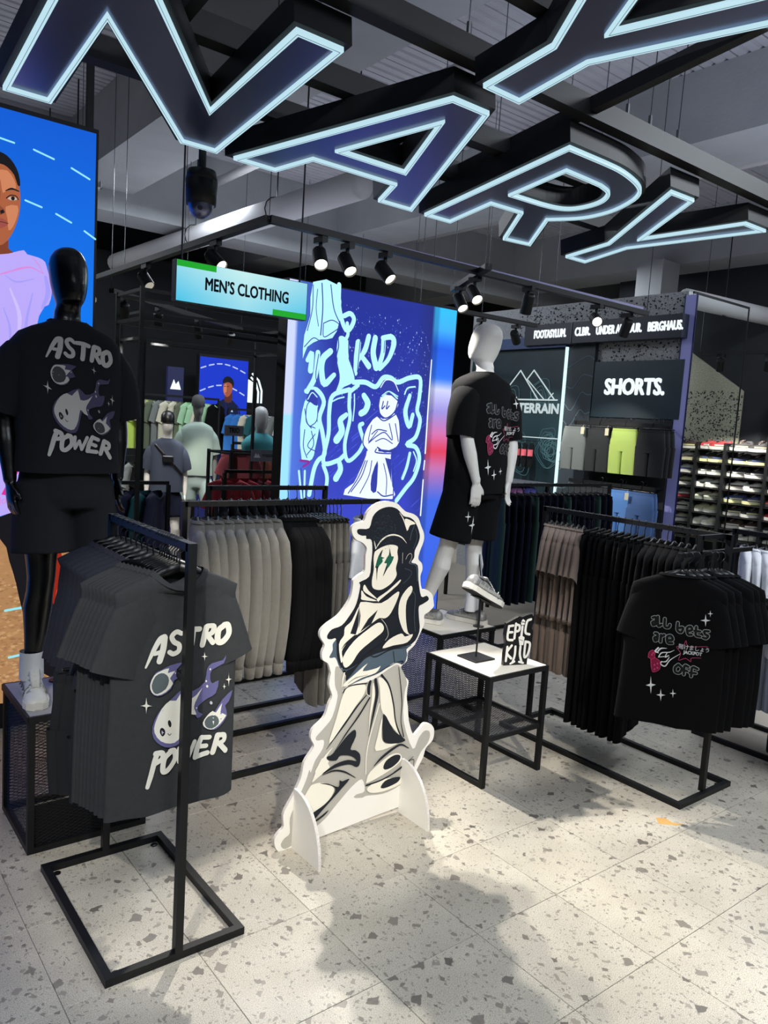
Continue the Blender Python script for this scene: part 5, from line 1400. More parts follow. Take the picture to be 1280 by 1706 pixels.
# ------------------------------------------------------------------ mannequins (local frame: facing -Y, feet on z = 0)
def ell(cx, cy, z, rx, ry, n=20, tw=0):
    return [(cx + rx * math.cos(2 * PI * k / n), cy + ry * math.sin(2 * PI * k / n), z) for k in range(n)]


def hand(mb, wrist, d, side, curl=.35, k=1.0):
    """palm, four separate fingers and a thumb; d points down the hand, side is the thumb side"""
    w, d = Vector(wrist), Vector(d).normalized()
    s = Vector(side)
    s = (s - d * s.dot(d)).normalized()
    nrm = d.cross(s)
    mb.tube([w - d * .03, w, w + d * .03 * k, w + d * .06 * k, w + d * .092 * k], [(.026, .022), (.025, .018), (.036 * k, .016), (.041 * k, .014), (.038 * k, .011)], 12, 1, ref=s)
    for i, (off, ln) in enumerate(((.029, .07), (.0095, .08), (-.0105, .075), (-.029, .058))):
        b = w + d * (.082 * k) + s * off * k
        pts, v = [b], d + s * (off * 1.6)
        for j, f in enumerate((.45, .32, .26)):
            v = (v * math.cos(curl * (.5 + j * .4)) - nrm * math.sin(curl * (.5 + j * .4)) * (1)).normalized()
            pts.append(pts[-1] + v * ln * f * k)
        mb.tube(pts, [.0092 * k, .0088 * k, .008 * k, .006 * k], 8, 1)
    b = w + d * .03 * k + s * .028 * k
    v1 = (d * .75 + s * .65 - nrm * .25).normalized()
    v2 = (d * .95 + s * .3 - nrm * .25).normalized()
    mb.tube([b - v1 * .02, b, b + v1 * .032 * k, b + v1 * .032 * k + v2 * .03 * k], [.012 * k, .0125 * k, .0105 * k, .0075 * k], 8, 1)


def head(mb, z0, yawd=0, fem=0, cy=0, k=1.0):
    rows = [(-.08, .058, .062, .012), (-.03, .056, .06, .008), (.0, .05, .066, -.006), (.018, .058, .084, -.014), (.05, .066, .098, -.012), (.09, .073, .106, -.006), (.13, .077, .108, 0), (.17, .077, .106, .006), (.205, .07, .096, .01), (.232, .054, .075, .012), (.248, .032, .045, .012), (.254, .008, .012, .012)]
    c, s = math.cos(yawd), math.sin(yawd)
    rings = []
    for z, rx, ry, oy in rows:
        ring = []
        for j in range(28):
            t = 2 * PI * j / 28
            x, y = rx * math.cos(t), ry * math.sin(t)
            f = max(0, -math.sin(t)) ** 6                       # brow, nose and chin planes
            x *= 1 - .12 * max(0, -math.sin(t)) ** 2
            if .0 < z < .16:
                y -= f * (.014 * math.exp(-((z - .07) / .022) ** 2) - .006 * math.exp(-((z - .105) / .012) ** 2) + .006 * math.exp(-((z - .02) / .02) ** 2))
            y += oy
            y *= k
            x *= k
            q = 0 if z <= -.05 else min(1, (z + .05) / .05)
            a = yawd * q
            ring.append((x * math.cos(a) - y * math.sin(a), x * math.sin(a) + y * math.cos(a) + cy, z0 + z * k))
        rings.append(ring)
    mb.loft(rings, 1, 1)


def body(mb, legs, arms, yawd=0, wide=1.0, z=0):
    T = [(.86, .15, .10, .0), (.93, .178, .115, .005), (1.0, .172, .115, .0), (1.1, .15, .1, -.01), (1.2, .155, .105, -.012), (1.32, .175, .12, -.01), (1.42, .185, .122, -.004), (1.49, .175, .108, .004), (1.545, .125, .088, .008), (1.58, .07, .068, .01), (1.62, .058, .062, .012)]
    mb.loft([ell(0, cy, zz, rx * wide, ry * wide) for zz, rx, ry, cy in T], 1, 1)
    head(mb, 1.68, yawd, cy=0, k=.95)
    for hip, knee, ank in legs:
        h_, k_, a_ = Vector(hip), Vector(knee), Vector(ank)
        pts = [h_ + Vector((0, 0, .06)), h_.lerp(k_, .15), h_.lerp(k_, .45), h_.lerp(k_, .8), k_, k_.lerp(a_, .15), k_.lerp(a_, .32), k_.lerp(a_, .6), k_.lerp(a_, .88), a_]
        pts[6] += Vector((0, .012, 0))
        mb.tube(pts, [r * wide for r in (.085, .09, .082, .063, .057, .055, .06, .046, .034, .035)], 16, 1)
    for sh, el, wr, hd, side, curl in arms:
        s_, e_, w_ = Vector(sh), Vector(el), Vector(wr)
        pts = [s_ + (s_ - e_).normalized() * .02, s_.lerp(e_, .12), s_.lerp(e_, .5), s_.lerp(e_, .9), e_.lerp(w_, .12), e_.lerp(w_, .35), e_.lerp(w_, .75), w_]
        mb.tube(pts, [r * wide for r in (.045, .056, .05, .041, .042, .042, .031, .026)], 14, 1)
        hand(mb, w_, hd, side, curl)


def worn_shirt(mb, rows, sleeves, fold=.004, seed=0, ns=6):
    mb.loft(garment_rings(rows, 36, fold=0, seed=seed))
    for p0, p1, r0, r1 in sleeves:
        p0, p1 = Vector(p0), Vector(p1)
        sg = 1 if p1.x > 0 else -1
        q = crom([np.array(x) for x in ((sg * .1, .01, 1.475), (sg * .192, p1.y * .5 + .005, 1.412), tuple(p1))], 4)
        mb.tube([tuple(x) for x in q], [.055, .074, .087, .094, .096, .094, .092, .089, r1[0]], 20, 0)
    return mb


def wrinkle(mb, amp, seed=0, z0=-9, z1=9):
    from mathutils import noise
    out = []
    for p in mb.v:
        q = Vector((p[0] * 5, p[1] * 5, p[2] * 9)) + Vector((seed * 7.1, seed * 3.3, seed))
        d = noise.noise(q) * amp + noise.noise(q * 2.3) * amp * .5
        r = Vector((p[0], p[1], 0))
        e = r.normalized() if r.length > .02 else Vector((0, 0, 0))
        out.append((p[0] + e.x * d, p[1] + e.y * d, p[2]))
    mb.v = out
    return mb


def shorts_mb(mb, legs, hem, zt=1.0, rw=.19, rd=.135, leg_r=.115, flare=1.12, crotch=.84):
    mb.loft([ell(0, 0, z_, a, b, 28) for z_, a, b in ((zt, rw * .95, rd * .95), (zt - .06, rw, rd), (crotch + .03, rw * 1.06, rd * 1.06), (crotch - .02, rw * 1.03, rd))], 1, 1)
    for hip, knee in legs:
        h_, k_ = Vector(hip), Vector(knee)
        e = h_ + (k_ - h_) * ((h_.z - hem) / (h_.z - k_.z))
        s_ = h_ + Vector((0, 0, .02))
        mb.tube([s_, s_.lerp(e, .4), s_.lerp(e, .8), e], [leg_r * .95, leg_r, leg_r * (1 + (flare - 1) * .7), leg_r * flare], 20, 1)


# --- black mannequin on the left plinth
BMX, BMY, BMZ = .985, 3.5, .592
t = thing('mannequin', 'glossy black faceless mannequin on the left plinth, in shirt and shorts', 'mannequin', (BMX, BMY, BMZ))
legsB = [((-.1, -.0, .9), (-.105, -.045, .52), (-.14, -.045, .1)), ((.1, .02, .9), (.12, -.02, .52), (.115, -.02, .1))]
armsB = [((-.185, .01, 1.455), (-.238, .03, 1.18), (-.228, -.03, .93), (.03, -.15, -1), (.2, -1, 0), .35), ((.185, .01, 1.455), (.238, .04, 1.19), (.228, .0, .94), (-.03, -.15, -1), (-.2, -1, 0), .35)]
b = MB()
body(b, legsB, armsB, R(8))
loc = lambda mb_, o=(BMX, BMY, BMZ): setattr(mb_, 'v', [(p[0] + o[0], p[1] + o[1], p[2] + o[2]) for p in mb_.v]) or mb_
remeshed(loc(b), 'body', M_MANB, t, .0065, 3)
SHIRT = [(1.612, .076, .078), (1.602, .094, .088), (1.58, .15, .108), (1.555, .195, .12), (1.515, .222, .126), (1.46, .228, .134), (1.38, .224, .146), (1.25, .218, .148), (1.12, .214, .146), (1.04, .216, .148), (.975, .22, .15)]
b = MB()
worn_shirt(b, SHIRT, [((-.12, .01, 1.445), (-.25, .02, 1.21), (.082, .08), (.084, .082)), ((.12, .01, 1.445), (.25, .02, 1.21), (.082, .08), (.084, .082))])
wrinkle(b, .01, 2)
sh_o = loc(b).build('shirt', M_BLKSHIRT, t, True)
collar_mb = MB()
collar(collar_mb, .073, .073, 1.618, .016, .012)
loc(collar_mb).build('collar', M_BLKSHIRT, t, True)
b = MB()
shorts_mb(b, [(l[0], l[1]) for l in legsB], .625, 1.0, .19, .135, .118, 1.05)
remeshed(wrinkle(loc(b), .0), 'shorts', M_SHORTS, t, .009, 4)
for l in legsB:
    MB().tube([(BMX + l[2][0], BMY + l[2][1], BMZ + .08), (BMX + l[2][0], BMY + l[2][1], BMZ + .2)], [.05, .048], 16, 0).build('sock', M_WHITETEE, t, True)
MB().tube([(BMX + .0, BMY + .1, BMZ + .002), (BMX + .0, BMY + .1, BMZ + .1), (BMX - .06, BMY + .02, BMZ + .42)], .009, 8).cyl((BMX, BMY + .1, BMZ), (BMX, BMY + .1, BMZ + .006), .03, 16).build('support_rod', M_HOOK, t)
a = Art({'W': (190, 190, 186), 'L': (72, 70, 100), 'R': (66, 66, 72), 'O': (22, 24, 28), 'K': (150, 148, 160)}, .00018)
a.load('astro', sx=.9, sy=.97, curve=2, slope=.25)
bv = BVHTree.FromPolygons([tuple(v.co) for v in sh_o.data.vertices], [tuple(p.vertices) for p in sh_o.data.polygons])
a.build('printed_graphic', M_PRINT, projector(bv, frame((.035, -.4, 1.515), (1, 0, 0), (0, 0, 1)), (0, 1, 0), .002), t, maxlen=.014) if 0 else None
po = a.build('printed_graphic', M_PRINT, projector(bv, frame((-.012, -.4, 1.625), (1, 0, 0), (0, 0, 1)), (0, 1, 0), .002), None, maxlen=.014)
po.parent = t

# --- white mannequin seen from behind
WMX, WMY, WMZ, WR = 3.52, 3.53, .605, R(183)
cw, sw_ = math.cos(WR), math.sin(WR)


def locw(mb_):
    mb_.v = [(p[0] * cw - p[1] * sw_ + WMX, p[0] * sw_ + p[1] * cw + WMY, p[2] + WMZ) for p in mb_.v]
    return mb_


t = thing('mannequin', 'white faceless mannequin seen from behind in black shirt and shorts', 'mannequin', (WMX, WMY, WMZ))
Cw = lambda x, y: ((x - WMX) * cw + (y - WMY) * sw_, -(x - WMX) * sw_ + (y - WMY) * cw)
fR, fL = Cw(3.55, 3.51), Cw(3.27, 3.66)
legsW = [((-.1, .0, .9), ((fR[0] - .1) / 2, -.03, .51), (fR[0], fR[1], .1)), ((.1, .0, .9), ((fL[0] + .1) / 2, -.04, .51), (fL[0], fL[1], .1))]
armsW = [((-.185, .01, 1.455), (-.222, .09, 1.19), (-.178, .125, .935), (.05, .0, -1), (1, .35, 0), .32), ((.185, .01, 1.455), (.215, .1, 1.19), (.15, .145, .93), (-.05, .0, -1), (-1, .35, 0), .32)]
b = MB()
body(b, legsW, armsW, R(58))
remeshed(locw(b), 'body', M_MANW, t, .0062, 3)
b = MB()
worn_shirt(b, [(z_ if i < 10 else .86, a_, c_) for i, (z_, a_, c_) in enumerate(SHIRT)], [((-.12, .01, 1.445), (-.235, .06, 1.2), (.082, .08), (.084, .082)), ((.12, .01, 1.445), (.235, .06, 1.2), (.082, .08), (.084, .082))])
wrinkle(b, .01, 5)
sh_w = locw(b).build('shirt', M_BLACKTEE, t, True)
b = MB()
collar(b, .073, .073, 1.618, .008, .012)
locw(b).build('collar', M_BLACKTEE, t, True)
b = MB()
shorts_mb(b, [(l[0], l[1]) for l in legsW], .555, 1.0, .19, .135, .125, 1.1)
remeshed(locw(b), 'shorts', M_BLACKTEE, t, .009, 4)
for l in legsW:
    b = MB().tube([(l[2][0], l[2][1], .08), (l[2][0], l[2][1], .2)], [.044, .041], 16, 0)
    locw(b).build('sock', M_WHITETEE, t, True)
b = MB().cyl((0, .12, 0), (0, .12, .006), .035, 16).tube([(0, .12, .004), (0, .12, .3), (-.06, .03, .45)], .008, 8)
locw(b).build('support_rod', M_HOOK, t)
bv = BVHTree.FromPolygons([tuple(v.co) for v in sh_w.data.vertices], [tuple(p.vertices) for p in sh_w.data.polygons])
a = Art({'G': (120, 122, 122), 'K': (17, 17, 20), 'W': (214, 214, 212), 'P': (110, 26, 56), 'R': (176, 70, 104)}, .00014)
a.load('bets', sx=1.12, sy=1.12, curve=0)
jackpot(a, .07, -.40, .9)
# back print, projected along the mannequin's own facing direction
bk = Vector((-sw_ * 0 + -(-1) * 0, 0, 0))
ex = Vector((-cw, -sw_, 0))
o3 = Vector((-sw_ * .4 + WMX, cw * .4 + WMY, WMZ + 1.66))
ffr = frame(o3 - Vector((WMX, WMY, WMZ)) + ex * (.03), ex, (0, 0, 1))
po = a.build('printed_graphic', M_PRINT, projector(bv, ffr, (sw_, -cw, 0), .002), None, maxlen=.014)
po.parent = t
bvs = [c for c in t.children if c.name.startswith('shorts')][0]
bv = BVHTree.FromPolygons([tuple(v.co) for v in bvs.data.vertices], [tuple(p.vertices) for p in bvs.data.polygons])
a = Art({'W': (214, 214, 212)}, .0002)
for x_, y_, r_ in ((.005, 0, .05), (-.045, .055, .03)):
    a.poly([[(x_ + (r_ if k % 2 == 0 else r_ * .2) * math.sin(k * PI / 4) * .8, y_ + (r_ if k % 2 == 0 else r_ * .2) * math.cos(k * PI / 4) * 1.2) for k in range(8)]], 'W')
ffr = frame(Vector((-sw_ * .4, cw * .4, .66)) + ex * (-.115), ex, (0, 0, 1))
po = a.build('star_print', M_PRINT, projector(bv, ffr, (sw_, -cw, 0), .002), None, maxlen=.02)
po.parent = t


# --- two mannequins further back
def far_mannequin(x, y, z, rot, label, skin, shirt_m, short_m, cap_m, sc=1.0, bag=False, stride=0, slim=1.0):
    t = thing('mannequin', label, 'mannequin', (x, y, z))
    c_, s_ = math.cos(rot), math.sin(rot)

    def L(mb_):
        mb_.v = [((p[0] * c_ - p[1] * s_) * sc * slim + x, (p[0] * s_ + p[1] * c_) * sc * slim + y, p[2] * sc + z) for p in mb_.v]
        return mb_
    legs = [((-.1, 0, .9), (-.11, -.03, .51), (-.12, 0, .06)), ((.1, 0, .9), (.13 + stride, -.08 - stride, .52), (.14 + stride * .4, .02, .06))]
    arms = [((-.2, .01, 1.47), (-.24, .03, 1.19), (-.25, -.02, .94), (-.02, -.1, -1), (.3, -1, 0), .3), ((.2, .01, 1.47), (.24, .03, 1.19), (.25, -.02, .94), (.02, -.1, -1), (-.3, -1, 0), .3)]
    b = MB()
    body(b, legs, arms, R(10))
    for l in legs:
        b.tube([(l[2][0], .05, .04), (l[2][0], -.06, .035), (l[2][0], -.15, .025)], [.04, .042, .03], 12, 1)
    remeshed(L(b), 'body', skin, t, .011, 3)
    b = MB()
    worn_shirt(b, SHIRT, [((-.12, .01, 1.445), (-.25, .02, 1.23), (.082, .08), (.084, .08)), ((.12, .01, 1.445), (.25, .02, 1.23), (.082, .08), (.084, .08))])
    L(wrinkle(b, .008, x)).build('shirt', shirt_m, t, True)
    b = MB()
    shorts_mb(b, [(l[0], l[1]) for l in legs], .66, 1.0, .19, .135, .115, 1.05)
    remeshed(L(b), 'shorts', short_m, t, .013, 3)
    b = MB()
    b.loft([ell(0, .0, 1.80, .088, .118), ell(0, .0, 1.84, .09, .122), ell(0, .01, 1.89, .084, .112), ell(0, .012, 1.925, .06, .08), ell(0, .012, 1.94, .02, .03)], 0, 1)
    b.loft([[(.08 * math.cos(a_), -.09 + .11 * math.sin(a_) * 1.1, 1.805 - .02 * abs(math.sin(a_))) for a_ in np.linspace(PI, 2 * PI, 12)], [(.08 * math.cos(a_), -.09 + .11 * math.sin(a_) * 1.1, 1.815 - .02 * abs(math.sin(a_))) for a_ in np.linspace(PI, 2 * PI, 12)]], 0, 0)
    L(b).build('cap', cap_m, t, True)
    if bag:
        b = MB()
        b.tube([(-.16, -.1, 1.53), (-.05, -.165, 1.42), (.08, -.165, 1.3), (.2, -.1, 1.18)], [(.018, .006)] * 4, 8, 1, ref=(0, 0, 1))
        b.cbox((.0, -.175, 1.37), .14, .05, .08, .01)
        L(b).build('cross_bag', M_HANGER, t)
    return t


M_GREYMAN = mat('grey_mannequin', (112, 114, 112), .5)
far_mannequin(3.42, 8.3, .06, R(-18), 'pale mannequin in black cap and navy shirt and shorts, farther back', M_MANW, mat('navy_tech_shirt', (42, 50, 68), .8), M_NAVY, M_HANGER, .93, True, 0, .9)
far_mannequin(3.98, 8.75, .14, R(-18), 'grey mannequin in pale green tee and shorts behind the navy one', M_GREYMAN, mat('pale_sage_tee', (158, 176, 164), .85), mat('sage_shorts', (146, 164, 160), .85), mat('charcoal_cap', (60, 62, 64), .8), 1.0, False, .1, .88)
MB_ = MB().box(3.1, 4.4, 7.95, 9.1, 0, .058).box(3.7, 4.35, 8.5, 9.05, .058, .138)
tag(MB_.build('display_step', M_WALLDK), 'low dark step under the two far mannequins', 'step')


# ------------------------------------------------------------------ the wall on the right: header band, shorts bay, brand panel
t = struct(MB().box(7.42, 7.6, 4.56, 7.7, 0, 3.42).build('wall_shorts', mat('speckled_grey_board', (158, 160, 162), .9, noise=(60, .3))))
# terrazzo flecks on the pale board above the bay
b = MB()
for i in range(1500):
    y, z = rs.uniform(4.6, 6.9), rs.uniform(2.72, 3.4)
    s = .005 + .012 * rs.random() ** 2
    b.add([(7.418, y - s, z), (7.418, y, z - s * .7), (7.418, y + s, z + .002), (7.418, y, z + s)], [(0, 1, 2, 3)])
b.build('speckle', mat('dark_fleck', (44, 46, 50), .9), t, kind='stuff')
t = thing('header_band', 'dark header band with glowing white shop names above the shorts bay', 'sign', (7.3, 5.6, 3.05))
MB().box(7.26, 7.4, 4.5, 6.62, 2.93, 3.17).build('band', mat('header_navy', (24, 30, 46), .5), t)
MB().box(7.252, 7.262, 5.895, 5.905, 2.93, 3.17).build('joint', M_HOOK, t)
M_GLOW = mat('white_glow_letters', (236, 244, 250), .4, emit=1.1)
for s, y, sz in (('FOOTASYLUM.', 6.22, .48), ('CLBR.', 5.74, .21), ('UNDER ARMOUR.', 5.26, .58), ('BERGHAUS.', 4.69, .4)):
    text_part('sign_text', s, WEST(7.258, y, 3.05), .13, M_GLOW, t, .008, .005, fit=sz)
t = thing('department_panel', 'dark panel reading shorts in glowing letters above the hanging shorts', 'sign', (7.38, 5.05, 2.42))
MB().box(7.37, 7.415, 4.5, 5.62, 2.1, 2.72).build('panel', mat('teal_black_panel', (20, 44, 54), .4), t)
text_part('sign_text', 'SHORTS.', WEST(7.368, 5.07, 2.43), .24, M_GLOW, t, .012, .009, fit=.74)
t = thing('shelf_wall', 'black slatted fixture carrying the hanging shorts', 'wall fixture', (7.35, 5.05, 0))
MB().box(7.36, 7.418, 4.57, 5.615, 0, 2.09).build('back_panel', M_WALLDK, t)
for z in (2.02, 1.37):
    MB().bar((7.08, 4.5, z), (7.08, 5.6, z), .03, .04).build('front_rail', M_BLACK, t)
    for y in (4.6, 4.95, 5.3, 5.57):
        MB().bar((7.08, y, z), (7.36, y, z), .022).build('bracket', M_BLACK, t)
M_SH = [mat('pale_grey_shorts', (112, 118, 116), .9), mat('charcoal_shorts', (40, 42, 44), .9), mat('lime_shorts', (178, 202, 104), .9), mat('black_shorts', (22, 23, 26), .9), mat('sky_blue_shorts', (92, 140, 206), .9), mat('steel_blue_shorts', (70, 100, 150), .9)]
P_WS = make_bottoms('hanging_shorts', M_SH[0], .48, .165, 31, .24, .035)
nm = ['pale grey', 'charcoal', 'lime yellow', 'black']
for c in range(4):
    y = 5.57 - .325 * c
    for k in range(3):
        x = 7.06 + .06 * k
        use(CLIP, (x, y - .015 * k, 1.985), PI / 2 + PI, f'clip hanger of the {nm[c]} shorts, {ORD[k]} on the upper wall rail', 'hanger', 'clip hangers on the shorts wall')
        use(P_WS, (x, y - .015 * k, 1.975), -PI / 2 + random.uniform(-.1, .1), f'{nm[c]} shorts facing out under the shorts sign, {ORD[k]} from the front', 'shorts', 'shorts on the upper wall rail', m=[M_SH[c]])
for c, (mm, nn_) in enumerate(((1, 'charcoal'), (1, 'dark'), (4, 'sky blue'), (5, 'steel blue'))):
    y = 5.4 - .25 * c
    for k in range(2):
        use(CLIP, (7.06 + .07 * k, y, 1.335), -PI / 2, f'clip hanger of the {nn_} shorts, {ORD[k]} on the lower wall rail', 'hanger', 'clip hangers on the shorts wall')
        use(P_WS, (7.06 + .07 * k, y, 1.325), -PI / 2 + random.uniform(-.08, .08), f'{nn_} shorts on the lower wall rail, {ORD[k]} from the front', 'shorts', 'shorts on the lower wall rail', m=[M_SH[mm]])
tg = MB().cbox((0, 0, 0), .004, .045, .07)
for i, (y, z) in enumerate(((5.42, 1.93), (5.1, 1.93), (4.78, 1.27))):
    o = MB().cbox((7.0, y, z), .003, .045, .075).cyl((7.0, y, z + .035), (7.02, y, z + .07), .0015, 5).build('swing_tag', mat('paper_tag', (214, 206, 178), .8))
    tag(o, ['paper tag beside the pale grey shorts', 'paper tag beside the charcoal shorts', 'paper tag on the sky blue shorts of the lower rail'][i], 'tag', 'paper tags on the shorts')

t = thing('brand_panel', 'teal panel with outlined twin peaks logo and contour lines, neon edged', 'sign', (7.38, 6.6, 1.5))
MB().box(7.36, 7.41, 6.02, 7.6, 1.0, 2.9).build('panel', mat('teal_panel', (20, 46, 54), .45, noise=(2, .3)), t)
MB().box(7.30, 7.41, 6.0, 7.6, 2.9, 3.03).build('top_trim', mat('steel_blue_trim', (58, 76, 120), .5), t)
MB().box(7.33, 7.36, 6.0, 6.025, .5, 2.9).build('light_strip', mat('neon_white', (206, 240, 246), .4, emit=1.3), t)
a = Art({'W': (220, 238, 240), 'T': (78, 122, 128)}, .0003)
fr = WEST(7.359, 6.6, 2.2)
for k in range(16):
    cx, cy = rs.uniform(-.5, .5), rs.uniform(-.8, .65)
    for r_ in ((.06, .1, .14, .19) if k % 2 else (.08, .13)):
        ph = rs.random() * 6
        a.stroke([(cx + r_ * (1 + .25 * math.sin(2 * q + ph)) * math.cos(q), cy + r_ * (1 + .2 * math.sin(3 * q + ph)) * math.sin(q)) for q in np.linspace(0, 2 * PI, 14)], .006, 'T', 2)
pk = [(-.42, .1), (-.1, .46), (.02, .33), (.36, -.0), (.5, .07)]
a.stroke([(-.45, .08), (-.12, .44)], .018, 'W'); a.stroke([(-.12, .44), (.2, .08)], .018, 'W')
a.stroke([(.0, .33), (.12, .44), (.46, .08)], .018, 'W', 1) if 0 else (a.stroke([(.0, .33), (.1, .44)], .018, 'W'), a.stroke([(.1, .44), (.46, .08)], .018, 'W'), a.stroke([(.0, .33), (.3, .08)], .014, 'W'), a.stroke([(.36, .09), (.43, .16)], .014, 'W'))
a.stroke([(-.5, .08), (.5, .08)], .018, 'W')
a.text('MONTERRAIN', .02, -.03, .16, 'W', .008, fit=1.02)
a.stroke([(-.5, -.38), (.55, -.38)], .012, 'W')
a.build('panel_graphic', attr_mat('backlit_graphic', .75), fr, t)
t = thing('contour_return', 'dark side board with pale contour lines between logo panel and shorts', 'panel', (7.39, 5.82, 1.5))
MB().box(7.36, 7.415, 5.62, 6.0, 1.0, 2.93).build('board', mat('slate_board', (38, 48, 56), .6), t)
a = Art({'T': (96, 116, 124)}, .0003)
for k in range(9):
    y0_ = -.75 + .2 * k
    a.stroke([(-.19, y0_), (-.08, y0_ + .09 * math.sin(k)), (.04, y0_ + .12), (.12, y0_ + .02 * k), (.19, y0_ + .1)], .008, 'T', 3)
a.build('contour_lines', M_PRINT, WEST(7.358, 5.81, 2.0), t)
# slides on hooks
M_PINK = mat('coral_pink_strap', (226, 104, 118), .6)
for i in range(4):
    y = 6.62 - .105 * i
    t = thing('slide_sandal', f'black slide sandal with pink strap, {ORD[i]} from the left of its row', 'sandal', (7.2, y, 1.6), 0, 'pink strapped slides on the wall')
    b = MB()
    prof = [(-.15, .02), (-.14, .04), (-.07, .048), (0, .042), (.08, .04), (.13, .036), (.15, .02)]
    b.loft([[(7.2 + x_, y + s_ * hw * .75, 1.6 + z_) for s_, x_ in ((-1, -.014), (1, -.014), (1, .014), (-1, .014))] for z_, hw in prof], 1, 1)
    b.build('footbed', M_HANGER, t, False)
    b = MB()
    b.loft([[(7.2 - .012 - .045 * math.sin(q), y - .034 * math.cos(q), 1.6 + z_) for q in np.linspace(0, PI, 9)] for z_ in (-.01, .07)], 0, 0, False)
    b.build('strap', M_PINK, t, True)
    MB().tube([(7.36, y, 1.78), (7.2, y, 1.775), (7.19, y, 1.74)], .004, 6).build('hook', M_HOOK, t)
# low stand with folded bright tops below the slides
t = thing('display_stand', 'dark stand with pale top edge below the pink slides', 'stand', (6.5, 6.0, 0))
MB().box(5.9, 6.75, 5.6, 6.3, 1.3, 1.33).build('top', mat('grey_edge_top', (100, 104, 112), .5), t)
for x in (5.92, 6.73):
    for y in (5.62, 6.28):
        MB().bar((x, y, 0), (x, y, 1.3), .03).build('leg', M_BLACK, t)
MB().box(5.92, 6.73, 5.62, 6.28, .6, .62).build('shelf', M_BLACK, t)
for i, c in enumerate(((216, 112, 150), (150, 96, 150), (84, 84, 170))):
    o = MB().cbox((6.08 + .22 * i, 5.78, 1.225), .19, .26, .1, .03).build('folded_top', mat(f'folded_cloth_{"abc"[i]}', c, .9))
    tag(o, f'folded {["pink", "lilac", "violet"][i]} top under the stand below the slides', 'folded top', 'folded tops in the stand')
b = MB().box(5.92, 6.73, 5.62, 6.28, 1.165, 1.175)
b.build('upper_shelf', M_BLACK, t)

# lavender end column and clear glass beyond it
t = thing('end_column', 'tall lavender end column between the shorts wall and the shoe wall', 'column', (7.45, 4.5, 0))
MB().box(7.375, 7.4, 4.44, 4.56, 0, 3.37).build('column_body', mat('lavender_panel', (150, 152, 214), .5), t)
for a_, c_ in ((7.378, 4.432), (7.378, 4.566)):
    MB().box(a_ - .006, a_ + .006, c_ - .006, c_ + .006, 0, 3.38).build('edge_trim', mat('navy_trim', (26, 30, 70), .4), t)
gm = bpy.data.materials.new('clear_glass')
gm.use_nodes = True
g_ = gm.node_tree.nodes['Principled BSDF']
g_.inputs['Transmission Weight'].default_value, g_.inputs['Roughness'].default_value, g_.inputs['IOR'].default_value = 1, 0, 1.1
g_.inputs['Base Color'].default_value = (.93, .97, .96, 1)
t = thing('glass_panel', 'clear glass panel edged in black beside the lavender column', 'glass panel', (8.0, 4.5, 0))
MB().box(7.41, 8.54, 4.497, 4.505, .1, 3.39).build('glass_pane', gm, t)
MB().bar((7.41, 4.5, 3.4), (8.55, 4.5, 3.4), .02).build('top_edge', M_BLACK, t)
MB().bar((8.55, 4.5, 0), (8.55, 4.5, 3.39), .014).build('side_edge', M_BLACK, t)
MB().bar((7.41, 4.5, .06), (8.55, 4.5, .06), .06).build('bottom_channel', M_BLACK, t)

# ------------------------------------------------------------------ the shoe wall
XW = 10.3
struct(MB().box(10.42, 10.6, 2.0, 7.6, 0, 5.0).build('wall_shoes', M_WALLDK))
t = thing('shoe_wall_board', 'pale speckled board above the shoe shelves, slope shaped as a diagonal shadow edge', 'wall board', (10.4, 5.7, 2))
MB().prism([[(-6.3, .5), (-5.42, .5), (-5.42, 2.62), (-6.3, 3.2)]], WEST(10.4, 0, 0), -.02, .0).build('board', mat('speckled_pale_board', (160, 158, 140), .85, noise=(55, .28)), t)  # sloped top edge stands for a diagonal shadow on the speckled wall
b = MB()
for i in range(700):
    y, z = rs.uniform(5.43, 6.25), rs.uniform(1.8, 2.62)
    s = .006 + .012 * rs.random() ** 2
    b.add([(10.399, y - s, z), (10.399, y, z - s * .7), (10.399, y + s, z + .002), (10.399, y, z + s)], [(0, 1, 2, 3)])
b.build('speckle', mat('dark_fleck', (44, 46, 50), .9), t, kind='stuff')
t = thing('timber_screen', 'brown slanted slat screen behind the shoes at the right edge', 'screen', (10.4, 4.7, 2))
for i in range(16):
    y = 5.42 - .14 * i
    MB().bar((10.37, y, 1.1), (10.37, y - .8, 2.5), .03, .05).build('slat', mat('brown_timber', (92, 64, 46), .7), t)
t = thing('shoe_shelving', 'black shelving with rows of trainers beyond the glass panel', 'shelving', (10.2, 5.4, 0))
bays = [(5.86, 6.22), (5.46, 5.78), (4.86, 5.36), (4.3, 4.8)]
for y in (6.24, 5.82, 5.41, 4.83):
    MB().box(10.05, 10.38, y - .02, y + .02, 0, 1.9 if y > 5.4 else 2.6).build('upright', M_BLACK, t)
for bi, (ya, yb) in enumerate(bays):
    for k in range(8):
        z = 1.80 - .175 * k
        MB().box(10.06, 10.37, ya - .02, yb + .02, z - .012, z).build('shelf', M_BLACK, t)
cols = [(206, 202, 176), (52, 50, 50), (196, 198, 190), (190, 186, 150), (120, 122, 116), (222, 222, 214), (70, 84, 130), (66, 48, 40), (150, 40, 44), (40, 40, 42), (216, 214, 160)]
cn = ['cream', 'charcoal', 'pale grey', 'sand', 'grey', 'white', 'blue', 'brown', 'red', 'black', 'pale lime']
CM = [mat(f'trainer_{n_.replace(" ", "_")}', c, .7) for c, n_ in zip(cols, cn)]
plan = [[7, 2, 5, 3, 4, 5, 0, 5], [8, 9, 1, 2, 0, 3, 5, 0], [1, 9, 1, 5, 6, 9, 7, 5], [9, 9, 1, 4, 8, 8, 1, 5]]
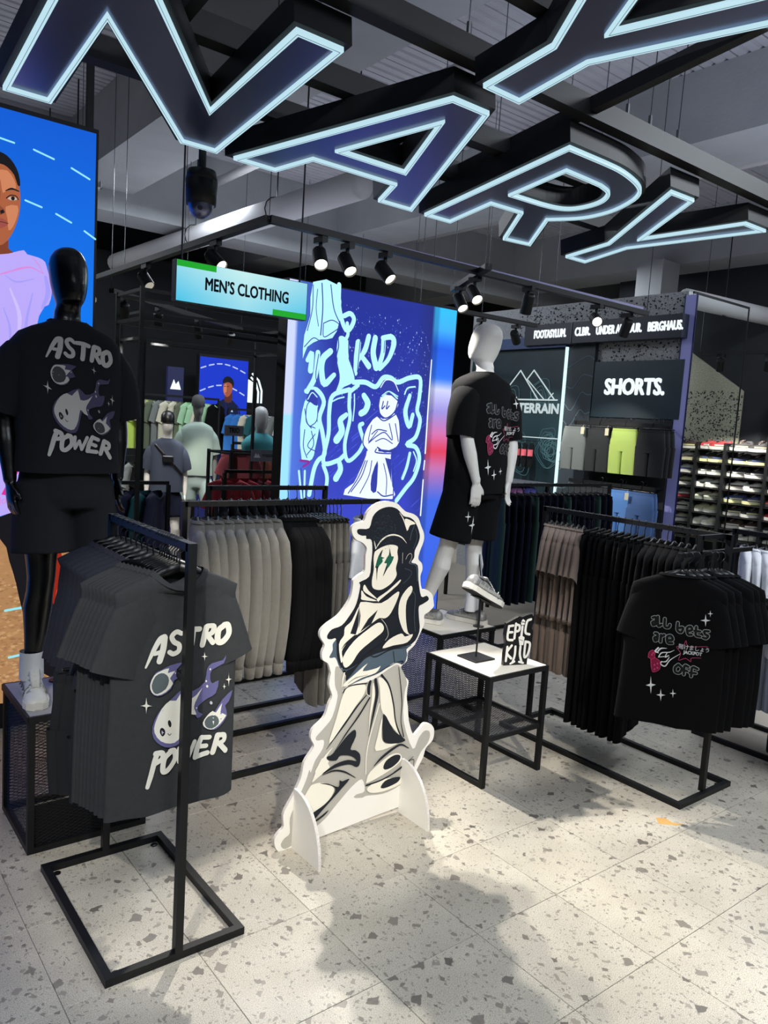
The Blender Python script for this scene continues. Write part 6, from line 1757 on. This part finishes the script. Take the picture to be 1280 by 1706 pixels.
proto_shoe = None
for bi, (ya, yb) in enumerate(bays):
    for k in range(8):
        z = 1.80 - .175 * k
        ns = 1 if bi == 0 else 2
        for j in range(ns):
            y = (ya + yb) / 2 if ns == 1 else ya + (yb - ya) * (.28 + .5 * j) + .0
            ci = plan[bi][k]
            where = f'{["first", "second", "third", "fourth"][bi]} bay, {ORD[k]} shelf down' + ('' if ns == 1 else [', left shoe', ', right shoe'][1 - j])
            lab = f'{cn[ci]} trainer on the shoe wall, {where}'
            if proto_shoe is None:
                proto_shoe = shoe('trainer', lab, 'trainers on the shoe wall', CM[ci], M_RUB, CM[9], (10.2, y, z), R(-100), 0, False, 1, .28)
                o = proto_shoe
            else:
                o = copy_tree(proto_shoe)
                tag(o, lab, 'shoe', 'trainers on the shoe wall')
                o.location, o.rotation_euler, o.scale = (10.2, y, z + .016), (0, R(13), R(-166 + rs.uniform(-10, 10))), (1.1, 1.08, 1.5)
            for c in o.children:
                if c.name.startswith('upper'):
                    recolor(c, CM[ci])
                elif c.name.startswith('side'):
                    recolor(c, CM[(ci * 3 + k) % 11])
                elif c.name.startswith('sole') and k % 3 == 1:
                    recolor(c, CM[(ci + k) % 11])
proto_shoe.rotation_euler, proto_shoe.scale = (0, R(13), R(-165)), (1.1, 1.08, 1.5)
tag(MB().cbox((10.0, 4.5, 2.7), .3, .35, .22, .02).cbox((9.98, 4.5, 2.84), .2, .2, .04, .01).bar((10, 4.5, 2.8), (10, 4.5, 4.95), .03).build('ceiling_speaker', M_BLACK), 'black box speaker hanging beyond the glass panel', 'speaker')
for i, (x, y, z) in enumerate(((9.05, 5.05, 2.96), (9.14, 4.5, 2.96), (9.19, 4.2, 2.96))):
    spotlight(x, y, z, (.75, .4 + .1 * i, -1), f'beyond the glass panel, {ORD[i]} from the lavender column', 200)
track([(9.0, 5.3, 2.98), (9.3, 3.6, 2.98)], 'black lighting track beyond the glass panel', 2.98)

# ------------------------------------------------------------------ dark racks behind the white mannequin and the video column
P_DT = make_bottoms('hanging_trousers', M_NAVY, .95, .21, 41, .3, .028)
rack('clothes_rack', 'dark clothes rack of navy joggers behind the white mannequin', 4.86, 6.6, 4.45, 4.95, 1.41, ((4.875, 4.7), (6.585, 4.7)), ((4.875, 4.7), (6.585, 4.7)))
for i in range(18):
    x = 4.95 + .09 * i
    use(CLIP, (x, 4.7, 1.31), PI / 2 - .4, f'clip hanger of the navy joggers, {ORD[i]} from the left behind the white mannequin', 'hanger', 'clip hangers on the navy rack')
    use(P_DT, (x, 4.7, 1.3), PI / 2 - .4 + random.uniform(-.1, .1), f'dark navy joggers, {ORD[i]} from the left behind the white mannequin', 'trousers', 'navy joggers on the dark rack', m=[M_NAVY if i % 5 else mat('bottle_green_cotton', (22, 52, 48), .9)])
P_DK = make_tee('hanging_tee', M_BLACKTEE, 43, L=.68)
rack('clothes_rack', 'black clothes rack of dark tees between the centre rack and the video column', 2.1, 3.0, 4.2, 4.7, 1.41, ((2.115, 4.45), (2.985, 4.45)), ((2.115, 4.45), (2.985, 4.45)))
hang_row(P_DK, [(2.2 + .07 * i, 4.45) for i in range(11)], PI / 2 - .3, 1.41, 'black tee', lambda i: f'{ORD[i]} from the left on the rack before the video column', 'black tees before the video column', 'hangers before the video column', 'tee shirt')

# ------------------------------------------------------------------ back left: display frames, clothes on rails, screen
def gondola(label, x0, x1, y0, y1, h, zs):
    t = thing('gondola_stand', label, 'display stand', ((x0 + x1) / 2, (y0 + y1) / 2, 0))
    s = .028
    for x in (x0, x1):
        for y in (y0, y1):
            MB().bar((x, y, 0), (x, y, h), s).build('post', M_BLACK, t)
    for z in zs:
        for a_, c_ in (((x0, y0), (x1, y0)), ((x1, y0), (x1, y1)), ((x1, y1), (x0, y1)), ((x0, y1), (x0, y0))):
            MB().bar((*a_, z), (*c_, z), s * .8).build('rail', M_BLACK, t)
    return t


gondola('tall black display frame left of the video column', 2.05, 3.5, 5.5, 6.0, 2.72, (2.7, 2.5))
gondola('tall black display frame before the two far mannequins', 2.6, 4.05, 6.9, 7.5, 2.75, (2.73, 2.5))
gondola('low black display frame behind the red and pink tops', 3.5, 4.6, 6.9, 7.4, 1.5, (1.48, .9))
BGC = {'teal': (24, 86, 92), 'olive': (96, 104, 82), 'lime': (196, 222, 96), 'cream': (206, 200, 176), 'sand': (170, 162, 140), 'mint': (164, 206, 164), 'grey': (120, 124, 120), 'navy': (22, 28, 60), 'white': (206, 208, 206), 'red': (150, 40, 52), 'maroon': (88, 24, 36), 'pink': (178, 96, 108), 'blue': (48, 118, 196), 'black': (20, 20, 24), 'rust': (136, 78, 60), 'aqua': (66, 150, 160)}
BM = {k: mat(f'{k}_jersey', v, .9) for k, v in BGC.items()}
P_BG = None


def bg_row(x0, y0, dx, dy, z, seq, rot, where, group, L=None):
    global P_BG
    if P_BG is None:
        P_BG = MB()
        tee(P_BG, L=.66, W=.225, fold=.008, seed=51, sleeve=.25, droop=1.25)
        P_BG = P_BG.build('hanging_tee', BM['grey'], None, True)
        first = True
    else:
        first = False
    for i, c in enumerate(seq):
        o = P_BG if (first and i == 0) else P_BG.copy()
        if o is not P_BG:
            COL.objects.link(o)
        for kx in ('group',):
            if kx in o:
                del o[kx]
        o.location, o.rotation_euler = (x0 + dx * i, y0 + dy * i, z), (0, 0, rot + rs.uniform(-.15, .15))
        recolor(o, BM[c])
        tag(o, f'{c} top hanging {where}, {ORD[i]} from the left', 'tee shirt', group)


def bg_rail(a, b, label, drop=True):
    t = thing('wall_rail' if not drop else 'clothes_rail', label, 'clothes rail', a)
    MB().bar(a, b, .03).build('rail_bar', M_BLACK, t)
    if drop:
        for p in (a, b):
            MB().bar((p[0], p[1], 0), (p[0], p[1], p[2] - .015), .03).build('post', M_BLACK, t)
    return t


bg_rail((3.5, 10.3, 2.07), (5.0, 10.3, 2.07), 'high black clothes rail of olive and lime tops, far left background')
bg_row(3.56, 10.3, .1, 0, 2.0, ['olive', 'sand', 'cream', 'lime', 'sand', 'olive', 'grey', 'cream', 'cream', 'olive', 'mint', 'mint', 'cream', 'mint', 'black'], .55, 'on the high far left rail', 'tops on the high far rail')
bg_rail((2.7, 9.5, 1.27), (3.9, 9.5, 1.27), 'lower black clothes rail of cream tops behind the navy mannequin')
bg_row(2.75, 9.5, .12, 0, 1.2, ['teal', 'cream', 'cream', 'sand', 'cream', 'black', 'grey', 'black', 'black', 'grey'], .6, 'on the lower rail behind the navy mannequin', 'tops on the lower far rail')
bg_rail((2.0, 6.3, 1.25), (2.62, 6.3, 1.25), 'black rail of navy tops beside the black mannequin\'s shorts')
bg_row(2.02, 6.3, .1, 0, 1.18, ['teal', 'navy', 'navy', 'navy', 'teal', 'navy'], PI / 2 - .9, 'low beside the navy mannequin', 'navy tops beside the navy mannequin')
bg_rail((3.3, 6.62, 1.33), (4.4, 6.62, 1.33), 'front black rail of red and pink tops left of the video column')
bg_row(3.36, 6.62, .1, 0, 1.26, ['red', 'red', 'maroon', 'red', 'maroon', 'maroon', 'red', 'pink', 'pink', 'maroon'], -.6, 'on the red rail left of the video column', 'red tops left of the video column')
bg_rail((4.02, 7.9, 1.55), (5.0, 7.9, 1.55), 'black rail of rust pink tops behind the red ones')
bg_row(4.12, 7.9, .13, 0, 1.48, ['maroon', 'rust', 'pink', 'rust', 'pink', 'pink'], -.6, 'on the rail behind the red tops', 'pink tops behind the red ones')
bg_rail((5.2, 10.4, 1.95), (6.8, 10.4, 1.95), 'far black rail of blue, green and white tops near the lit logo')
bg_row(5.3, 10.4, .12, 0, 1.88, ['blue', 'blue', 'cream', 'teal', 'teal', 'white', 'grey', 'white', 'grey'], .3, 'on the far rail near the lit logo', 'tops on the far logo rail')
for i, (x, y, z, s_) in enumerate(((3.63, 6.45, 1.44, 'peak'), (3.83, 7.5, 1.64, 'word'))):
    t = thing('rail_sign', ['small grey sign with a peak emblem above the red tops', 'small grey word sign behind the grey mannequin'][i], 'sign', (x, y, z))
    MB().box(x - (.15, .11)[i], x + (.15, .11)[i], y, y + .012, z, z + .11).build('sign_board', mat('grey_sign', (104, 108, 120), .5), t)
    MB().bar((x, y + .02, 0), (x, y + .02, z), .015).build('sign_post', M_BLACK, t)
    a = Art({'W': (210, 214, 220), 'K': (30, 32, 36)}, .0003)
    if i == 0:
        a.poly([[(-.125, .035), (-.105, .08), (-.09, .055), (-.08, .075), (-.055, .035)]], 'W')
        a.text('MONTERRAIN', .045, .055, .036, 'W', .0008, fit=.17)
    else:
        a.text('TRIO', 0, .055, .075, 'K', .002, fit=.12)
    a.build('sign_print', M_PRINT, FRONT(x, y - .001, z), t)
bust = thing('bust', 'grey bust wearing an aqua scarf above the pink tops', 'bust', (4.2, 7.6, 1.5))
b = MB()
head(b, 1.72, R(-10))
b.v = [(p[0] + 4.2, p[1] + 7.6, p[2]) for p in b.v]
b.build('bust_head', mat('bust_grey', (170, 172, 174), .5), bust, True)
MB().loft([ell(4.2, 7.6, z_, rx, ry) for z_, rx, ry in ((1.45, .2, .13), (1.56, .22, .14), (1.63, .16, .12), (1.68, .08, .08))], 1, 0).build('scarf', BM['aqua'], bust, True)

t = thing('video_screen', 'far blue video screen showing a man in a navy jacket', 'screen', (5.38, 10.95, 0))
MB().box(4.95, 5.77, 10.903, 11.0, 0, 2.74).build('cabinet', M_BLACK, t)
a = Art({'B': (16, 58, 224), 'D': (10, 20, 84), 'k': (14, 12, 20), 'f': (176, 92, 66), 'e': (222, 140, 104), 'n': (92, 44, 36), 'j': (8, 18, 62), 'l': (20, 60, 190), 'w': (200, 220, 255), 'x': (16, 30, 120)}, .0006)
a.poly([[(-.4, -.05), (.4, -.05), (.4, 2.6), (-.4, 2.6)]], 'B')
a.poly([[(-.4, -.05), (.4, -.05), (.4, .9), (-.4, 1.1)]], 'D')
for k in range(6):
    u = -.38 + .13 * k
    a.stroke([(u, 2.42 + .1 * math.sin((k + .2) * .55)), (u + .075, 2.42 + .1 * math.sin((k + .75) * .55))], .02, 'w')
    a.stroke([(u, 2.08 + .12 * math.sin((k + .2) * .55)), (u + .075, 2.08 + .12 * math.sin((k + .75) * .55))], .02, 'w')
n0 = len(a.v)
a.poly([[(-.3, -3), (-.32, 1.2), (-.25, 1.55), (-.08, 1.68), (.14, 1.68), (.32, 1.52), (.42, 1.2), (.44, -3)]], 'j')
a.poly([[(-.04, 1.62), (-.03, 1.85), (.14, 1.85), (.13, 1.62)]], 'n', 2)
a.poly([[(-.09, 1.95), (-.07, 1.82), (0, 1.74), (.08, 1.78), (.14, 1.9), (.14, 2.05), (.06, 2.15), (-.06, 2.12)]], 'f', 3)
a.poly([[(-.08, 2.0), (-.07, 1.84), (-.02, 1.8), (.0, 1.95), (-.02, 2.06)]], 'e', 2)
a.poly([[(-.1, 2.06), (-.09, 2.17), (0, 2.24), (.12, 2.2), (.18, 2.08), (.15, 1.98), (.12, 2.06), (.02, 2.1)]], 'k', 3)
a.stroke([(-.07, 1.99), (-.03, 2.0)], .014, 'k'); a.stroke([(.0, 1.99), (.05, 2.0)], .014, 'k'); a.stroke([(-.05, 1.83), (.01, 1.835)], .012, 'n')
a.stroke([(-.02, 1.6), (.03, 1.1), (.02, .3)], .02, 'x'); a.stroke([(.3, 1.5), (.37, 1.0), (.38, .4)], .018, 'l'); a.stroke([(-.24, 1.5), (-.26, 1.0)], .014, 'x')
a.poly([[(.12, 1.38), (.15, 1.44), (.18, 1.38)]], 'w'); a.poly([[(.05, .85), (.12, .85), (.12, .95), (.05, .95)]], 'w')
a.v = a.v[:n0] + [(.06 + (x - .02) * .66, max(-.04, 2.02 + (y - 1.72) * .62), z) for x, y, z in a.v[n0:]]
a.build('screen_picture', attr_mat('dim_pixels', .8), FRONT(5.36, 10.9, .1), t)

t = thing('lit_logo', 'glowing white curved logo panel on the far dark wall', 'logo', (5.98, 11.2, 2.3))
MB().prism([[(-.16, 0), (.07, 0), (.07, .08), (.06, .22), (.02, .32), (-.06, .36), (-.16, .36)]], FRONT(5.98, 11.2, 2.08), 0, .04).build('glow_panel', mat('logo_glow', (226, 244, 250), .4, emit=1.3), t)
b = MB()
b.tube([(6.1, 11.17, 2.08), (6.1, 11.17, 2.26), (6.05, 11.17, 2.4), (5.96, 11.17, 2.48)], .016, 8).tube([(6.16, 11.17, 2.08), (6.16, 11.17, 2.28), (6.1, 11.17, 2.44), (5.98, 11.17, 2.54)], .016, 8)
b.build('glow_arc', MATS['logo_glow'], t)
MB().box(5.6, 5.74, 11.18, 11.2, 2.18, 2.34).build('glow_block', MATS['logo_glow'], t)
MB().bar((5.9, 11.22, 0), (5.9, 11.22, 2.45), .06).build('stand', M_BLACK, t)
struct(MB().box(2.0, 8.5, 11.6, 11.75, 0, 4.1).build('partition', mat('charcoal_partition', (24, 27, 31), .9, noise=(2, .1))))
for i, x in enumerate((3.2, 4.55)):
    t = thing('wall_emblem', f'small glowing peak emblem on the dark back wall, {["left", "right"][i]} one', 'logo', (x, 10.8, 2.1), 0, None)
    MB().box(x - .12, x + .12, 10.8, 10.86, 0, 2.5).build('emblem_box', mat('emblem_blue', (10, 24, 110), .5, emit=.35), t)
    MB().prism([[(-.08, -.06), (.08, -.06), (.04, .06), (0, .01), (-.03, .08)]], FRONT(x, 10.8, 2.24), 0, .01).build('emblem_peak', MATS['logo_glow'], t)
for i, (x, y) in enumerate(((2.45, 7.0), (2.9, 7.34), (3.5, 7.77), (4.1, 8.2), (6.0, 8.93), (6.9, 8.54), (6.4, 7.78))):
    spotlight(x, y, 2.84, (.3, .9 - .3 * (i % 3), -1), f'in the background, {ORD[i]} of the far ones from the left', 140 if i < 5 else 0)
track([(2.3, 6.9, 2.86), (4.3, 8.35, 2.86)], 'far black lighting track above the two far mannequins', 2.86)
track([(5.6, 9.1, 2.86), (7.0, 8.5, 2.86), (6.2, 7.5, 2.86)], 'far black lighting track above the lit logo', 2.86)
